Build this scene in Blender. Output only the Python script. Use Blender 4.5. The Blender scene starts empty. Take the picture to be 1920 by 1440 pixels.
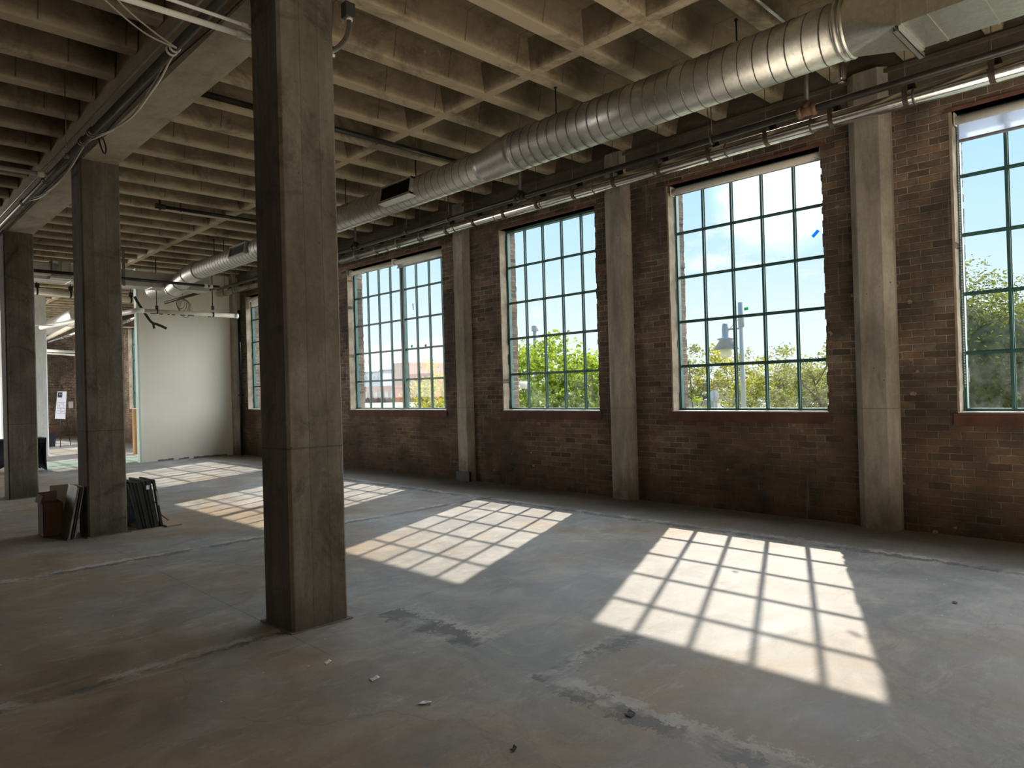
import bpy, math, random
from math import sin, cos, pi, radians
from mathutils import Vector, Matrix

rnd = random.Random(7)
C = bpy.context.scene.collection

# ------------------------------------------------------------------ camera model
FPX, YAW, PITCH, ROLL, EYE = 1311.56, 0.7766, 0.0059, -0.0277, 1.6
_f = Vector((sin(YAW) * cos(PITCH), cos(YAW) * cos(PITCH), sin(PITCH)))
_r0 = Vector((cos(YAW), -sin(YAW), 0.0))
_u0 = _r0.cross(_f)
_r = _r0 * cos(ROLL) + _u0 * sin(ROLL)
_u = _u0 * cos(ROLL) - _r0 * sin(ROLL)
CAM = Vector((0, 0, EYE))


def at(px, py, axis, val):
    """world point seen at photo pixel (px,py) on the plane axis=val"""
    v = _r * ((px - 960) / FPX) - _u * ((py - 720) / FPX) + _f
    i = 'xyz'.index(axis)
    return CAM + v * ((val - CAM[i]) / v[i])


cam_d = bpy.data.cameras.new('camera')
cam_d.sensor_width = 36.0
cam_d.lens = 36.0 * FPX / 1920.0
cam_d.clip_end = 1000
cam_d.clip_start = 0.02
cam = bpy.data.objects.new('camera', cam_d)
C.objects.link(cam)
M = Matrix(((_r.x, _u.x, -_f.x, 0), (_r.y, _u.y, -_f.y, 0), (_r.z, _u.z, -_f.z, EYE), (0, 0, 0, 1)))
cam.matrix_world = M
bpy.context.scene.camera = cam


# ------------------------------------------------------------------ node helpers
class NT:
    def __init__(s, name):
        s.m = bpy.data.materials.new(name)
        s.m.use_nodes = True
        s.t = s.m.node_tree
        s.t.nodes.clear()
        s.out = s.n('ShaderNodeOutputMaterial')

    def n(s, typ, _in=None, **kw):
        nd = s.t.nodes.new(typ)
        for k, v in kw.items():
            setattr(nd, k, v)
        for k, v in (_in or {}).items():
            sock = nd.inputs[k]
            if isinstance(v, bpy.types.NodeSocket):
                s.t.links.new(v, sock)
            else:
                if isinstance(v, (tuple, list)) and len(v) == 3 and sock.type == 'RGBA':
                    v = (*v, 1)
                sock.default_value = v
        return nd

    def math(s, op, a, b=0.0, c=0.0, clamp=False):
        nd = s.n('ShaderNodeMath', {0: a, 1: b, 2: c}, operation=op, use_clamp=clamp)
        return nd.outputs[0]

    def mix(s, f, a, b, blend='MIX'):
        nd = s.n('ShaderNodeMix', data_type='RGBA', blend_type=blend)
        for i, v in ((0, f), (6, a), (7, b)):
            sock = nd.inputs[i]
            if isinstance(v, bpy.types.NodeSocket):
                s.t.links.new(v, sock)
            else:
                if isinstance(v, (tuple, list)) and len(v) == 3:
                    v = (*v, 1)
                sock.default_value = v
        return nd.outputs[2]

    def noise(s, vec, scale, detail=4.0, rough=0.55, dist=0.0):
        return s.n('ShaderNodeTexNoise', {'Vector': vec, 'Scale': scale, 'Detail': detail, 'Roughness': rough, 'Distortion': dist}).outputs[0]

    def vmul(s, vec, xyz):
        return s.n('ShaderNodeVectorMath', {0: vec, 1: xyz}, operation='MULTIPLY').outputs[0]

    def vadd(s, vec, xyz):
        return s.n('ShaderNodeVectorMath', {0: vec, 1: xyz}, operation='ADD').outputs[0]

    def ramp(s, f, stops):
        nd = s.n('ShaderNodeValToRGB', {0: f})
        cr = nd.color_ramp
        while len(cr.elements) < len(stops):
            cr.elements.new(0.5)
        for e, (p, c) in zip(cr.elements, stops):
            e.position = p
            e.color = (*c, 1) if isinstance(c, (tuple, list)) else (c, c, c, 1)
        return nd.outputs[0]

    def step(s, f, lo, hi):
        nd = s.n('ShaderNodeMapRange', {0: f, 1: lo, 2: hi, 3: 0.0, 4: 1.0}, clamp=True)
        return nd.outputs[0]

    def bump(s, h, strength=0.3, dist=0.02):
        return s.n('ShaderNodeBump', {'Height': h, 'Strength': strength, 'Distance': dist}).outputs[0]

    def bsdf(s, **kw):
        nd = s.n('ShaderNodeBsdfPrincipled')
        for k, v in kw.items():
            k = k.replace('_', ' ')
            sock = nd.inputs[k]
            if isinstance(v, bpy.types.NodeSocket):
                s.t.links.new(v, sock)
            else:
                if isinstance(v, (tuple, list)) and len(v) == 3 and sock.type == 'RGBA':
                    v = (*v, 1)
                sock.default_value = v
        s.t.links.new(nd.outputs[0], s.out.inputs[0])
        return nd

    def coord(s, which='Object'):
        tc = s.n('ShaderNodeTexCoord')
        return tc.outputs[which]

    def xyz(s, vec):
        nd = s.n('ShaderNodeSeparateXYZ', {0: vec})
        return nd.outputs[0], nd.outputs[1], nd.outputs[2]

    def rand_coord(s):
        oi = s.n('ShaderNodeObjectInfo')
        off = s.n('ShaderNodeVectorMath', {0: oi.outputs['Location'], 1: (3.7, 1.9, 0.0)}, operation='MULTIPLY').outputs[0]
        return s.n('ShaderNodeVectorMath', {0: s.coord(), 1: off}, operation='ADD').outputs[0]


MATS = {}


def simple(name, col, rough=0.6, metal=0.0, var=0.12, scale=6.0, bump=0.0, spec=0.5):
    if name in MATS:
        return MATS[name]
    t = NT(name)
    co = t.coord()
    n = t.noise(co, scale, 5)
    dark = tuple(c * (1 - var) for c in col)
    light = tuple(min(1, c * (1 + var)) for c in col)
    c = t.ramp(n, [(0.3, dark), (0.7, light)])
    kw = dict(Base_Color=c, Roughness=rough, Metallic=metal, Specular_IOR_Level=spec)
    if bump:
        kw['Normal'] = t.bump(t.noise(co, scale * 4, 5), bump, 0.01)
    t.bsdf(**kw)
    MATS[name] = t.m
    return t.m


def concrete(name, c_lo, c_mid, c_hi, stretch=(1, 1, 1), rough=0.85, bump=0.35, pits=True, boards=None, panlines=False, foot=False):
    t = NT(name)
    co = t.rand_coord()
    big = t.noise(co, 0.9, 4, 0.6, 0.3)
    st = t.noise(t.vmul(co, stretch), 5.0, 6, 0.65, 0.2)
    fine = t.noise(co, 26, 5, 0.7)
    f = t.math('ADD', t.math('MULTIPLY', big, 0.42), t.math('ADD', t.math('MULTIPLY', st, 0.42), t.math('MULTIPLY', fine, 0.16)))
    col = t.ramp(f, [(0.34, c_lo), (0.5, c_mid), (0.66, c_hi)])
    h = t.math('ADD', t.math('MULTIPLY', fine, 0.5), t.math('MULTIPLY', st, 0.7))
    if pits:
        v = t.n('ShaderNodeTexVoronoi', {'Vector': co, 'Scale': 9.0, 'Randomness': 1.0}).outputs['Distance']
        pm = t.math('MULTIPLY', t.math('LESS_THAN', v, 0.07), t.math('GREATER_THAN', t.noise(co, 2.3, 2), 0.52))
        col = t.mix(t.math('MULTIPLY', pm, 0.8), col, tuple(c * 0.3 for c in c_lo))
        h = t.math('SUBTRACT', h, t.math('MULTIPLY', pm, 0.5))
        # pale scrapes
        sc = t.step(t.noise(t.vmul(co, (9, 9, 1.1)), 2.2, 4, 0.6, 1.2), 0.665, 0.70)
        sc = t.math('MULTIPLY', sc, t.step(t.noise(co, 1.3, 2), 0.5, 0.62))
        col = t.mix(t.math('MULTIPLY', sc, 0.4), col, tuple(min(1, c * 1.6) for c in c_hi))
    if foot:
        x, y, z = t.xyz(co)
        sm = t.step(t.noise(t.vmul(co, (1.6, 1.6, 0.35)), 2.4, 6, 0.7, 1.0), 0.50, 0.68)
        col = t.mix(t.math('MULTIPLY', sm, 0.45), col, tuple(c * 0.6 for c in c_lo))
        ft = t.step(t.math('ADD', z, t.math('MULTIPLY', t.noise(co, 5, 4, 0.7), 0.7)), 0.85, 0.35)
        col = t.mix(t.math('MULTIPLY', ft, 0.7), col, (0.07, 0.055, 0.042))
        ln = t.math('LESS_THAN', t.math('ABSOLUTE', t.math('SUBTRACT', z, t.math('ADD', 1.27, t.math('MULTIPLY', t.noise(co, 3, 2), 0.015)))), 0.006)
        col = t.mix(t.math('MULTIPLY', ln, 0.45), col, tuple(c * 0.5 for c in c_lo))
    if boards:
        x, y, z = t.xyz(co)
        a = t.math('ADD', x, y)
        w = t.math('ADD', t.math('MULTIPLY', a, 1.0 / boards), t.math('MULTIPLY', t.noise(co, 0.7, 2), 0.06))
        fr = t.math('FRACT', w)
        ln = t.math('LESS_THAN', fr, 0.035)
        bid = t.n('ShaderNodeTexWhiteNoise', {'W': t.math('FLOOR', w)}, noise_dimensions='1D').outputs[0]
        col = t.mix(0.32, col, t.mix(bid, (0.55, 0.55, 0.55), (1.3, 1.25, 1.2)), 'MULTIPLY') if False else t.mix(t.math('MULTIPLY', bid, 0.4), col, tuple(c * 0.5 for c in c_mid))
        col = t.mix(t.math('MULTIPLY', ln, 0.45), col, tuple(c * 0.4 for c in c_lo))
        h = t.math('SUBTRACT', h, t.math('MULTIPLY', ln, 0.7))
        sm = t.step(t.noise(co, 1.7, 6, 0.7, 1.4), 0.53, 0.66)
        col = t.mix(t.math('MULTIPLY', sm, 0.6), col, tuple(c * 0.5 for c in c_lo))
        # horizontal pour line / form tie
        zl = t.math('LESS_THAN', t.math('ABSOLUTE', t.math('SUBTRACT', z, t.math('ADD', 1.22, t.math('MULTIPLY', t.noise(co, 3, 2), 0.02)))), 0.006)
        col = t.mix(t.math('MULTIPLY', zl, 0.5), col, tuple(c * 0.5 for c in c_lo))
        # darker towards the foot
        ft = t.step(t.math('ADD', z, t.math('MULTIPLY', t.noise(co, 4, 3), 0.25)), 0.5, 0.12)
        col = t.mix(t.math('MULTIPLY', ft, 0.5), col, tuple(c * 0.45 for c in c_lo))
    if panlines:
        x, y, z = t.xyz(t.coord())
        fr = t.math('FRACT', t.math('MULTIPLY', t.math('ADD', x, t.math('MULTIPLY', t.math('FLOOR', t.math('MULTIPLY', y, 1 / .711)), 0.31)), 1.45))
        ln = t.math('MULTIPLY', t.math('LESS_THAN', fr, 0.02), t.math('GREATER_THAN', z, 4.88))
        col = t.mix(t.math('MULTIPLY', ln, 0.75), col, tuple(c * 0.3 for c in c_lo))
        hi = t.step(z, 4.90, 4.95)  # shade inside the pans, painted into the colour
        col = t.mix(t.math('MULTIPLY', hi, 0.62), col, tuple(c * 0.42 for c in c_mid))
        lowface = t.step(z, 4.90, 4.87)  # joist undersides painted lighter, as if lit from the floor
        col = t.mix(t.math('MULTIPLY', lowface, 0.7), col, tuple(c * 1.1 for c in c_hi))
        # soot and lime blotches
        so = t.step(t.noise(co, 1.3, 7, 0.7, 0.8), 0.50, 0.64)
        col = t.mix(t.math('MULTIPLY', so, 0.55), col, tuple(c * 0.35 for c in c_lo))
        li = t.step(t.noise(co, 4.5, 6, 0.75, 0.3), 0.64, 0.74)
        col = t.mix(t.math('MULTIPLY', li, 0.5), col, tuple(min(1, c * 1.35) for c in c_hi))
    t.bsdf(Base_Color=col, Roughness=rough, Specular_IOR_Level=0.3, Normal=t.bump(h, bump, 0.02))
    MATS[name] = t.m
    return t.m


def make_brick():
    t = NT('old_brick')
    co = t.coord()
    x, y, z = t.xyz(co)
    geo = t.n('ShaderNodeNewGeometry')
    nx, ny, nz = t.xyz(geo.outputs['Normal'])
    side = t.math('GREATER_THAN', t.math('ABSOLUTE', ny), 0.6)
    u = t.math('ADD', t.math('MULTIPLY', side, t.math('SUBTRACT', x, y)), y)
    wob = t.math('ADD', t.math('MULTIPLY', t.math('SUBTRACT', t.noise(co, 2.2, 3), 0.5), 0.03), t.math('MULTIPLY', t.math('SUBTRACT', t.noise(co, 17.0, 3), 0.5), 0.014))
    vec = t.n('ShaderNodeCombineXYZ', {0: t.math('ADD', u, wob), 1: t.math('ADD', z, t.math('MULTIPLY', wob, 0.7)), 2: 0.0}).outputs[0]
    b = t.n('ShaderNodeTexBrick', {'Vector': vec, 'Color1': (0.0, 0.0, 0.0, 1), 'Color2': (1, 1, 1, 1), 'Mortar': (0.5, 0.5, 0.5, 1), 'Scale': 1.0,
                                   'Mortar Size': 0.007, 'Mortar Smooth': 0.5, 'Bias': 0.0, 'Brick Width': 0.205, 'Row Height': 0.0745})
    rid = b.outputs['Color']
    mort = b.outputs['Fac']
    body = t.ramp(rid, [(0.0, (0.11, 0.083, 0.062)), (0.25, (0.225, 0.163, 0.118)), (0.6, (0.29, 0.21, 0.15)), (0.88, (0.38, 0.23, 0.138)), (1.0, (0.33, 0.28, 0.22))])
    big = t.noise(co, 0.75, 5, 0.62, 0.6)
    fine = t.noise(co, 34, 6, 0.75)
    body = t.mix(t.math('MULTIPLY', fine, 0.45), body, (0.07, 0.055, 0.042))
    # weaker mortar joints where the wall is sooty
    mcol = t.mix(fine, (0.32, 0.28, 0.225), (0.60, 0.53, 0.43))
    mvis = t.math('MULTIPLY', mort, t.step(t.noise(co, 4, 5, 0.75), 0.30, 0.52))
    col = t.mix(mvis, body, mcol)
    med = t.step(t.noise(t.vmul(co, (1, 1, 2.2)), 3.4, 6, 0.75, 0.4), 0.42, 0.62)
    col = t.mix(t.math('MULTIPLY', med, 0.5), col, (0.075, 0.06, 0.048))
    lime = t.step(t.noise(t.vmul(co, (1, 1, 1.6)), 5.2, 6, 0.8), 0.60, 0.74)
    col = t.mix(t.math('MULTIPLY', lime, 0.35), col, (0.36, 0.31, 0.24))
    soot = t.step(big, 0.43, 0.60)
    col = t.mix(t.math('MULTIPLY', soot, 0.72), col, (0.055, 0.046, 0.039))
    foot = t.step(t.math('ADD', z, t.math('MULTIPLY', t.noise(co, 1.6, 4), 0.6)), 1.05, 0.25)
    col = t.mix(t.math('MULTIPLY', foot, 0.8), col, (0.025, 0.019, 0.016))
    red = t.math('MULTIPLY', t.step(z, 1.22, 1.10), t.step(t.noise(co, 2.6, 4, 0.7), 0.38, 0.6))
    col = t.mix(t.math('MULTIPLY', red, 0.27), col, (0.24, 0.115, 0.06))
    # plaster/paint chips
    v = t.n('ShaderNodeTexVoronoi', {'Vector': t.vmul(co, (1, 1, 1.4)), 'Scale': 3.1})
    chip = t.math('MULTIPLY', t.math('LESS_THAN', t.math('ADD', v.outputs['Distance'], t.math('MULTIPLY', t.noise(co, 22, 3), 0.16)), 0.165), t.math('GREATER_THAN', t.noise(co, 1.9, 3), 0.5))
    col = t.mix(t.math('MULTIPLY', chip, 0.8), col, t.mix(t.noise(co, 1.3), (0.30, 0.19, 0.10), (0.45, 0.38, 0.28)))
    dr = t.step(t.noise(t.vmul(co, (6, 6, 0.35)), 3.2, 3, 0.5), 0.66, 0.70)
    col = t.mix(t.math('MULTIPLY', dr, 0.22), col, (0.36, 0.33, 0.28))
    h = t.math('ADD', t.math('MULTIPLY', t.math('SUBTRACT', 1.0, mort), 0.8), t.math('MULTIPLY', fine, 0.6))
    t.bsdf(Base_Color=col, Roughness=0.9, Specular_IOR_Level=0.2, Normal=t.bump(h, 0.9, 0.014))
    MATS['brick'] = t.m
    return t.m


def make_floor():
    t = NT('worn_concrete_floor')
    co = t.coord()
    x, y, z = t.xyz(co)
    n1 = t.noise(co, 0.35, 4, 0.6, 0.6)
    n2 = t.noise(co, 1.6, 7, 0.68, 0.8)
    n3 = t.noise(t.vmul(co, (0.28, 1.0, 1)), 6, 8, 0.78, 0.5)
    n4 = t.noise(co, 60, 4, 0.8)
    grey = t.ramp(n2, [(0.30, (0.19, 0.19, 0.19)), (0.5, (0.31, 0.305, 0.295)), (0.70, (0.45, 0.43, 0.40))])
    brown = t.ramp(n2, [(0.28, (0.17, 0.12, 0.078)), (0.5, (0.29, 0.22, 0.15)), (0.75, (0.40, 0.335, 0.26))])
    lean = t.math('ADD', n1, t.math('MULTIPLY', t.step(x, 4.6, 0.2), 0.24))
    col = t.mix(t.step(lean, 0.5, 0.66), grey, brown)
    col = t.mix(t.math('MULTIPLY', t.step(n3, 0.55, 0.70), 0.5), col, (0.50, 0.48, 0.45))
    col = t.mix(t.math('MULTIPLY', t.step(n3, 0.45, 0.28), 0.55), col, (0.13, 0.12, 0.115))
    col = t.mix(t.math('MULTIPLY', t.math('ABSOLUTE', t.math('SUBTRACT', n4, 0.5)), 1.5), col, (0.13, 0.125, 0.12))

    pat = t.step(t.noise(co, 0.9, 8, 0.72, 1.1), 0.50, 0.60)
    col = t.mix(t.math('MULTIPLY', pat, 0.34), col, (0.17, 0.17, 0.172))
    lim = t.step(t.noise(t.vmul(co, (0.6, 1, 1)), 2.6, 8, 0.8, 0.6), 0.58, 0.70)
    col = t.mix(t.math('MULTIPLY', lim, 0.4), col, (0.52, 0.51, 0.49))
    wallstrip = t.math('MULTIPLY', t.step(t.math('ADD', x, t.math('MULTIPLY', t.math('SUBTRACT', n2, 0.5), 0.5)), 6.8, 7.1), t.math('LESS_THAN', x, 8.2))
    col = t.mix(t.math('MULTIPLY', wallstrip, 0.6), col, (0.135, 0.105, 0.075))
    # repaired seams : |coord - c| < width, edges eaten by noise
    eat = t.noise(co, 3.3, 6, 0.75)
    eat2 = t.noise(co, 13, 5, 0.8)

    def band(axis, c, w, lo=None, hi=None, along=None):
        d = t.math('ABSOLUTE', t.math('SUBTRACT', axis, t.math('ADD', c, t.math('MULTIPLY', t.math('SUBTRACT', eat, 0.5), 0.16))))
        ww = t.math('MULTIPLY', w, t.math('ADD', 0.1, t.math('MULTIPLY', t.step(eat2, 0.36, 0.66), 1.4)))
        m = t.math('LESS_THAN', d, ww)
        if lo is not None:
            m = t.math('MULTIPLY', m, t.math('MULTIPLY', t.math('GREATER_THAN', along, lo), t.math('LESS_THAN', along, hi)))
        return m
    dark = (0.085, 0.08, 0.082)
    pale = (0.50, 0.49, 0.47)
    # pale lime edge then dark core
    for ax, c, w, lo, hi, al in ((x, 6.83, 0.09, -3, 19, y), (y, 7.6, 0.085, -2, 7.0, x), (y, 4.47, 0.05, -3, 2.2, x), (x, 2.76, 0.10, 0.2, 2.6, y), (y, 2.66, 0.09, 2.75, 3.75, x), (x, 2.9, 0.16, 3.3, 4.3, y)):
        mp = t.math('MULTIPLY', band(ax, c + 0.05, w * 1.3, lo, hi, al), t.step(n2, 0.42, 0.58))
        col = t.mix(t.math('MULTIPLY', mp, 0.7), col, pale)
        md = t.math('MULTIPLY', band(ax, c, w * 0.8, lo, hi, al), t.step(t.noise(co, 2.2, 4, 0.7), 0.40, 0.52))
        col = t.mix(t.math('MULTIPLY', md, 0.8), col, dark)
    # saw joints
    for ax, c in ((x, 2.18), (x, -0.9), (y, 7.62), (y, -0.2), (y, 12.4)):
        d = t.math('ABSOLUTE', t.math('SUBTRACT', ax, t.math('ADD', c, t.math('MULTIPLY', t.math('SUBTRACT', eat2, 0.5), 0.012))))
        col = t.mix(t.math('MULTIPLY', t.math('LESS_THAN', d, 0.004), t.math('MULTIPLY', 0.6, t.step(t.noise(co, 1.1, 4), 0.4, 0.6))), col, (0.06, 0.055, 0.05))
    # hairline cracks
    vv = t.n('ShaderNodeTexVoronoi', {'Vector': t.vadd(co, t.n('ShaderNodeVectorMath', {0: t.n('ShaderNodeTexNoise', {'Vector': co, 'Scale': 1.4, 'Detail': 5.0}).outputs['Color'], 1: (0.9, 0.9, 0)}, operation='MULTIPLY').outputs[0]), 'Scale': 0.42}, feature='DISTANCE_TO_EDGE').outputs['Distance']
    cr = t.math('MULTIPLY', t.math('LESS_THAN', vv, 0.004), t.step(t.noise(co, 0.8, 2), 0.48, 0.56))
    col = t.mix(t.math('MULTIPLY', cr, 0.18), col, (0.07, 0.065, 0.06))
    # paint specks
    sp = t.n('ShaderNodeTexVoronoi', {'Vector': co, 'Scale': 4.5}).outputs['Distance']
    col = t.mix(t.math('MULTIPLY', t.math('LESS_THAN', sp, 0.035), 0.7), col, (0.62, 0.60, 0.56))
    h = t.math('ADD', t.math('MULTIPLY', n2, 0.6), t.math('ADD', t.math('MULTIPLY', n3, 0.35), t.math('MULTIPLY', n4, 0.12)))
    rough = t.ramp(n2, [(0.3, 0.5), (0.7, 0.75)])
    t.bsdf(Base_Color=col, Roughness=rough, Specular_IOR_Level=0.28, Normal=t.bump(h, 0.3, 0.02))
    MATS['floor'] = t.m
    return t.m


def make_galv(name='galvanised_steel', col=(0.50, 0.49, 0.46), rough=0.36, metal=0.9, smooth=False):
    t = NT(name)
    co = t.coord()
    v = t.n('ShaderNodeTexVoronoi', {'Vector': co, 'Scale': 34.0}).outputs['Color']
    n = t.noise(co, 3.0, 5, 0.65)
    n2 = t.noise(t.vmul(co, (1, 8, 1)), 9, 4)
    c = t.mix(t.math('MULTIPLY', n, 0.6), col, tuple(k * 0.6 for k in col))
    c = t.mix(0.12, c, t.n('ShaderNodeRGBToBW', {0: v}).outputs[0], 'OVERLAY')
    r = t.math('ADD', rough, t.math('MULTIPLY', t.math('SUBTRACT', n2, 0.5), 0.22))
    kw = {} if smooth else {'Normal': t.bump(n, 0.12, 0.02)}
    t.bsdf(Base_Color=c, Roughness=r, Metallic=metal, **kw)
    MATS[name] = t.m
    return t.m


def make_glass():
    t = NT('window_glass')
    co = t.coord()
    x, y, z = t.xyz(co)
    ge = t.n('ShaderNodeNewGeometry')
    dt = t.n('ShaderNodeVectorMath', {0: ge.outputs['Incoming'], 1: ge.outputs['Normal']}, operation='DOT_PRODUCT').outputs['Value']
    fr = t.math('ADD', 0.03, t.math('MULTIPLY', 0.9, t.math('POWER', t.math('SUBTRACT', 1.0, t.math('ABSOLUTE', dt)), 5.0)))
    tr = t.n('ShaderNodeBsdfTransparent', {'Color': (0.93, 0.97, 0.97, 1)}).outputs[0]
    gl = t.n('ShaderNodeBsdfGlossy', {'Color': (0.9, 0.95, 0.95, 1), 'Roughness': 0.02}).outputs[0]
    m1 = t.n('ShaderNodeMixShader', {0: t.math('MULTIPLY', fr, 0.6), 1: tr, 2: gl}).outputs[0]
    df = t.n('ShaderNodeBsdfTranslucent', {'Color': (0.85, 0.88, 0.88, 1)}).outputs[0]
    dirt = t.math('MULTIPLY', t.step(t.noise(co, 3.4, 5, 0.7), 0.42, 0.75), t.math('ADD', 0.006, t.math('MULTIPLY', t.step(z, 0.75, 0.0), 0.05)))
    m2 = t.n('ShaderNodeMixShader', {0: dirt, 1: m1, 2: df}).outputs[0]
    t.t.links.new(m2, t.out.inputs[0])
    MATS['glass'] = t.m
    return t.m


def make_leaf(name, c1, c2):
    t = NT(name)
    co = t.coord()
    n = t.noise(co, 1.7, 3, 0.6)
    n2 = t.n('ShaderNodeTexWhiteNoise', {'Vector': t.vmul(co, (9, 9, 9))}, noise_dimensions='3D').outputs[0]
    f = t.math('ADD', t.math('MULTIPLY', n, 0.8), t.math('MULTIPLY', n2, 0.2))
    c = t.ramp(f, [(0.32, c1), (0.66, c2)])
    d = t.n('ShaderNodeBsdfDiffuse', {'Color': c}).outputs[0]
    tl = t.n('ShaderNodeBsdfTranslucent', {'Color': t.mix(0.5, c, tuple(min(1, k * 1.5) for k in c2))}).outputs[0]
    t.t.links.new(t.n('ShaderNodeMixShader', {0: 0.5, 1: d, 2: tl}).outputs[0], t.out.inputs[0])
    MATS[name] = t.m
    return t.m


def make_fabric(name, col, trans=0.5):
    t = NT(name)
    co = t.coord()
    n = t.noise(t.vmul(co, (1, 80, 80)), 3, 2)
    c = t.mix(t.math('MULTIPLY', n, 0.25), col, tuple(k * 0.75 for k in col))
    d = t.n('ShaderNodeBsdfDiffuse', {'Color': c}).outputs[0]
    tl = t.n('ShaderNodeBsdfTranslucent', {'Color': c}).outputs[0]
    t.t.links.new(t.n('ShaderNodeMixShader', {0: trans, 1: d, 2: tl}).outputs[0], t.out.inputs[0])
    MATS[name] = t.m
    return t.m


BRICK = make_brick()
FLOOR = make_floor()
GALV = make_galv('galvanised_steel', (0.64, 0.63, 0.58), 0.42, 0.94)
SEAM = make_galv('seam_steel', (0.20, 0.19, 0.18), 0.5, 0.8)
JACKET = make_galv('aluminium_jacket', (0.80, 0.78, 0.74), 0.2, 1.0, True)
GLASS = make_glass()
COLC = concrete('board_formed_concrete', (0.068, 0.054, 0.038), (0.145, 0.122, 0.091), (0.25, 0.222, 0.176), (1.5, 1.5, 0.3), boards=0.137, bump=0.5)
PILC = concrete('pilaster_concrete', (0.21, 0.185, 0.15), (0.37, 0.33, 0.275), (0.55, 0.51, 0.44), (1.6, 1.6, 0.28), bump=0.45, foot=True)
BEAMC = concrete('beam_concrete', (0.27, 0.22, 0.155), (0.44, 0.37, 0.275), (0.58, 0.51, 0.40), (1, 0.5, 1), pits=False)
SPANC = concrete('dark_spandrel_concrete', (0.06, 0.05, 0.04), (0.13, 0.108, 0.083), (0.22, 0.19, 0.15), (1, 0.3, 1), pits=False)  # darker concrete for the spandrel band
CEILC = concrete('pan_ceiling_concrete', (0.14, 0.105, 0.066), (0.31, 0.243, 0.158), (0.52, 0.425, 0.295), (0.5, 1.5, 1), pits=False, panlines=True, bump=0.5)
TEAL = simple('teal_window_paint', (0.045, 0.125, 0.108), 0.45, 0, 0.2, 9)
RUST = simple('rust_red_steel', (0.15, 0.062, 0.042), 0.8, 0, 0.35, 8, 0.3)
SILLM = simple('oxide_red_sill', (0.115, 0.052, 0.035), 0.85, 0, 0.35, 5, 0.3)
SILLTOP = simple('chalky_sill', (0.62, 0.60, 0.56), 0.9, 0, 0.2, 8, 0.3)
BLACK = simple('black_steel', (0.022, 0.020, 0.018), 0.5, 0.3, 0.4, 7)
BLACKPIPE = simple('black_pipe_steel', (0.045, 0.040, 0.036), 0.38, 0.5, 0.4, 4)
STRAP = simple('strap_steel', (0.13, 0.105, 0.085), 0.45, 0.7, 0.3, 9)
ROD = simple('rod_steel', (0.16, 0.14, 0.12), 0.5, 0.6, 0.2, 12)
WHITEPIPE = simple('white_pvc', (0.92, 0.90, 0.83), 0.4, 0, 0.06, 4)
CREAM = simple('cream_pipe_wrap', (0.70, 0.64, 0.52), 0.5, 0, 0.08, 4)
CABLEW = simple('pale_cable', (0.85, 0.79, 0.68), 0.5, 0, 0.1, 9)
DRYWALL = simple('painted_drywall', (0.85, 0.80, 0.68), 0.85, 0, 0.03, 1.2)
SHADEM = make_fabric('shade_fabric', (0.66, 0.64, 0.60), 0.35)
SHADEL = make_fabric('sheer_shade_fabric', (0.62, 0.66, 0.74), 0.75)
ROLLW = simple('roller_cream', (0.72, 0.67, 0.58), 0.55, 0, 0.05, 3)
MORTARJ = simple('jamb_plaster', (0.34, 0.275, 0.20), 0.9, 0, 0.3, 6, 0.6)
CARD = simple('cardboard_brown', (0.115, 0.058, 0.036), 0.85, 0, 0.12, 5)
CARDT = simple('tan_cardboard', (0.50, 0.30, 0.14), 0.8, 0, 0.08, 3)
PANELM = simple('grey_sheet_metal', (0.17, 0.165, 0.15), 0.5, 0.5, 0.35, 8, 0.2)
SASHM = simple('dark_green_sash', (0.012, 0.017, 0.015), 0.45, 0.1, 0.4, 10)
WOOD = simple('plank_wood', (0.34, 0.24, 0.17), 0.7, 0, 0.2, 7)
REDW = simple('red_stick', (0.28, 0.07, 0.05), 0.6, 0, 0.2, 7)
CLOTHB = simple('black_spandex', (0.010, 0.011, 0.018), 0.8, 0, 0.3, 3)
NAVY = simple('navy_plastic', (0.016, 0.018, 0.034), 0.5, 0, 0.2, 3)
PAPER = simple('poster_paper', (0.74, 0.74, 0.80), 0.7, 0, 0.03, 2)
INK = simple('poster_ink', (0.03, 0.035, 0.06), 0.7, 0, 0.1, 2)
INKG = simple('poster_grey', (0.34, 0.34, 0.42), 0.7, 0, 0.2, 14)
WHITECOL = concrete('white_painted_concrete', (0.56, 0.58, 0.58), (0.74, 0.76, 0.75), (0.86, 0.87, 0.85), (3, 3, 0.5))
GREENFL = simple('green_floor_sheet', (0.22, 0.30, 0.28), 0.6, 0, 0.1, 2)
TAPEB = make_fabric('blue_tape', (0.03, 0.27, 0.80), 0.85)
TAPEG = make_fabric('green_tape', (0.05, 0.38, 0.18), 0.7)
TAPED = simple('grey_sticker', (0.10, 0.14, 0.16), 0.6, 0, 0.05, 3)
LAMPM = simple('hazed_lamp_grey', (0.34, 0.36, 0.40), 0.5, 0.2, 0.1, 3)  # grey lightened so the colour carries the sun haze
POLEM = simple('pale_pole', (0.42, 0.42, 0.41), 0.6, 0.1, 0.1, 3)
GLOBE = simple('lamp_globe', (0.75, 0.68, 0.50), 0.2, 0, 0.1, 3)
BARK = simple('bark', (0.13, 0.095, 0.065), 0.9, 0, 0.3, 8)
BRICKR = simple('far_red_brick', (0.42, 0.15, 0.10), 0.9, 0, 0.25, 0.6)
BRICKP = simple('far_pink_brick', (0.50, 0.29, 0.23), 0.9, 0, 0.18, 0.5)
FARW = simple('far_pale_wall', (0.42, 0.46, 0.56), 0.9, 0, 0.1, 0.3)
FARD = simple('far_dark_roof', (0.12, 0.13, 0.18), 0.8, 0, 0.2, 0.4)
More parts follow.
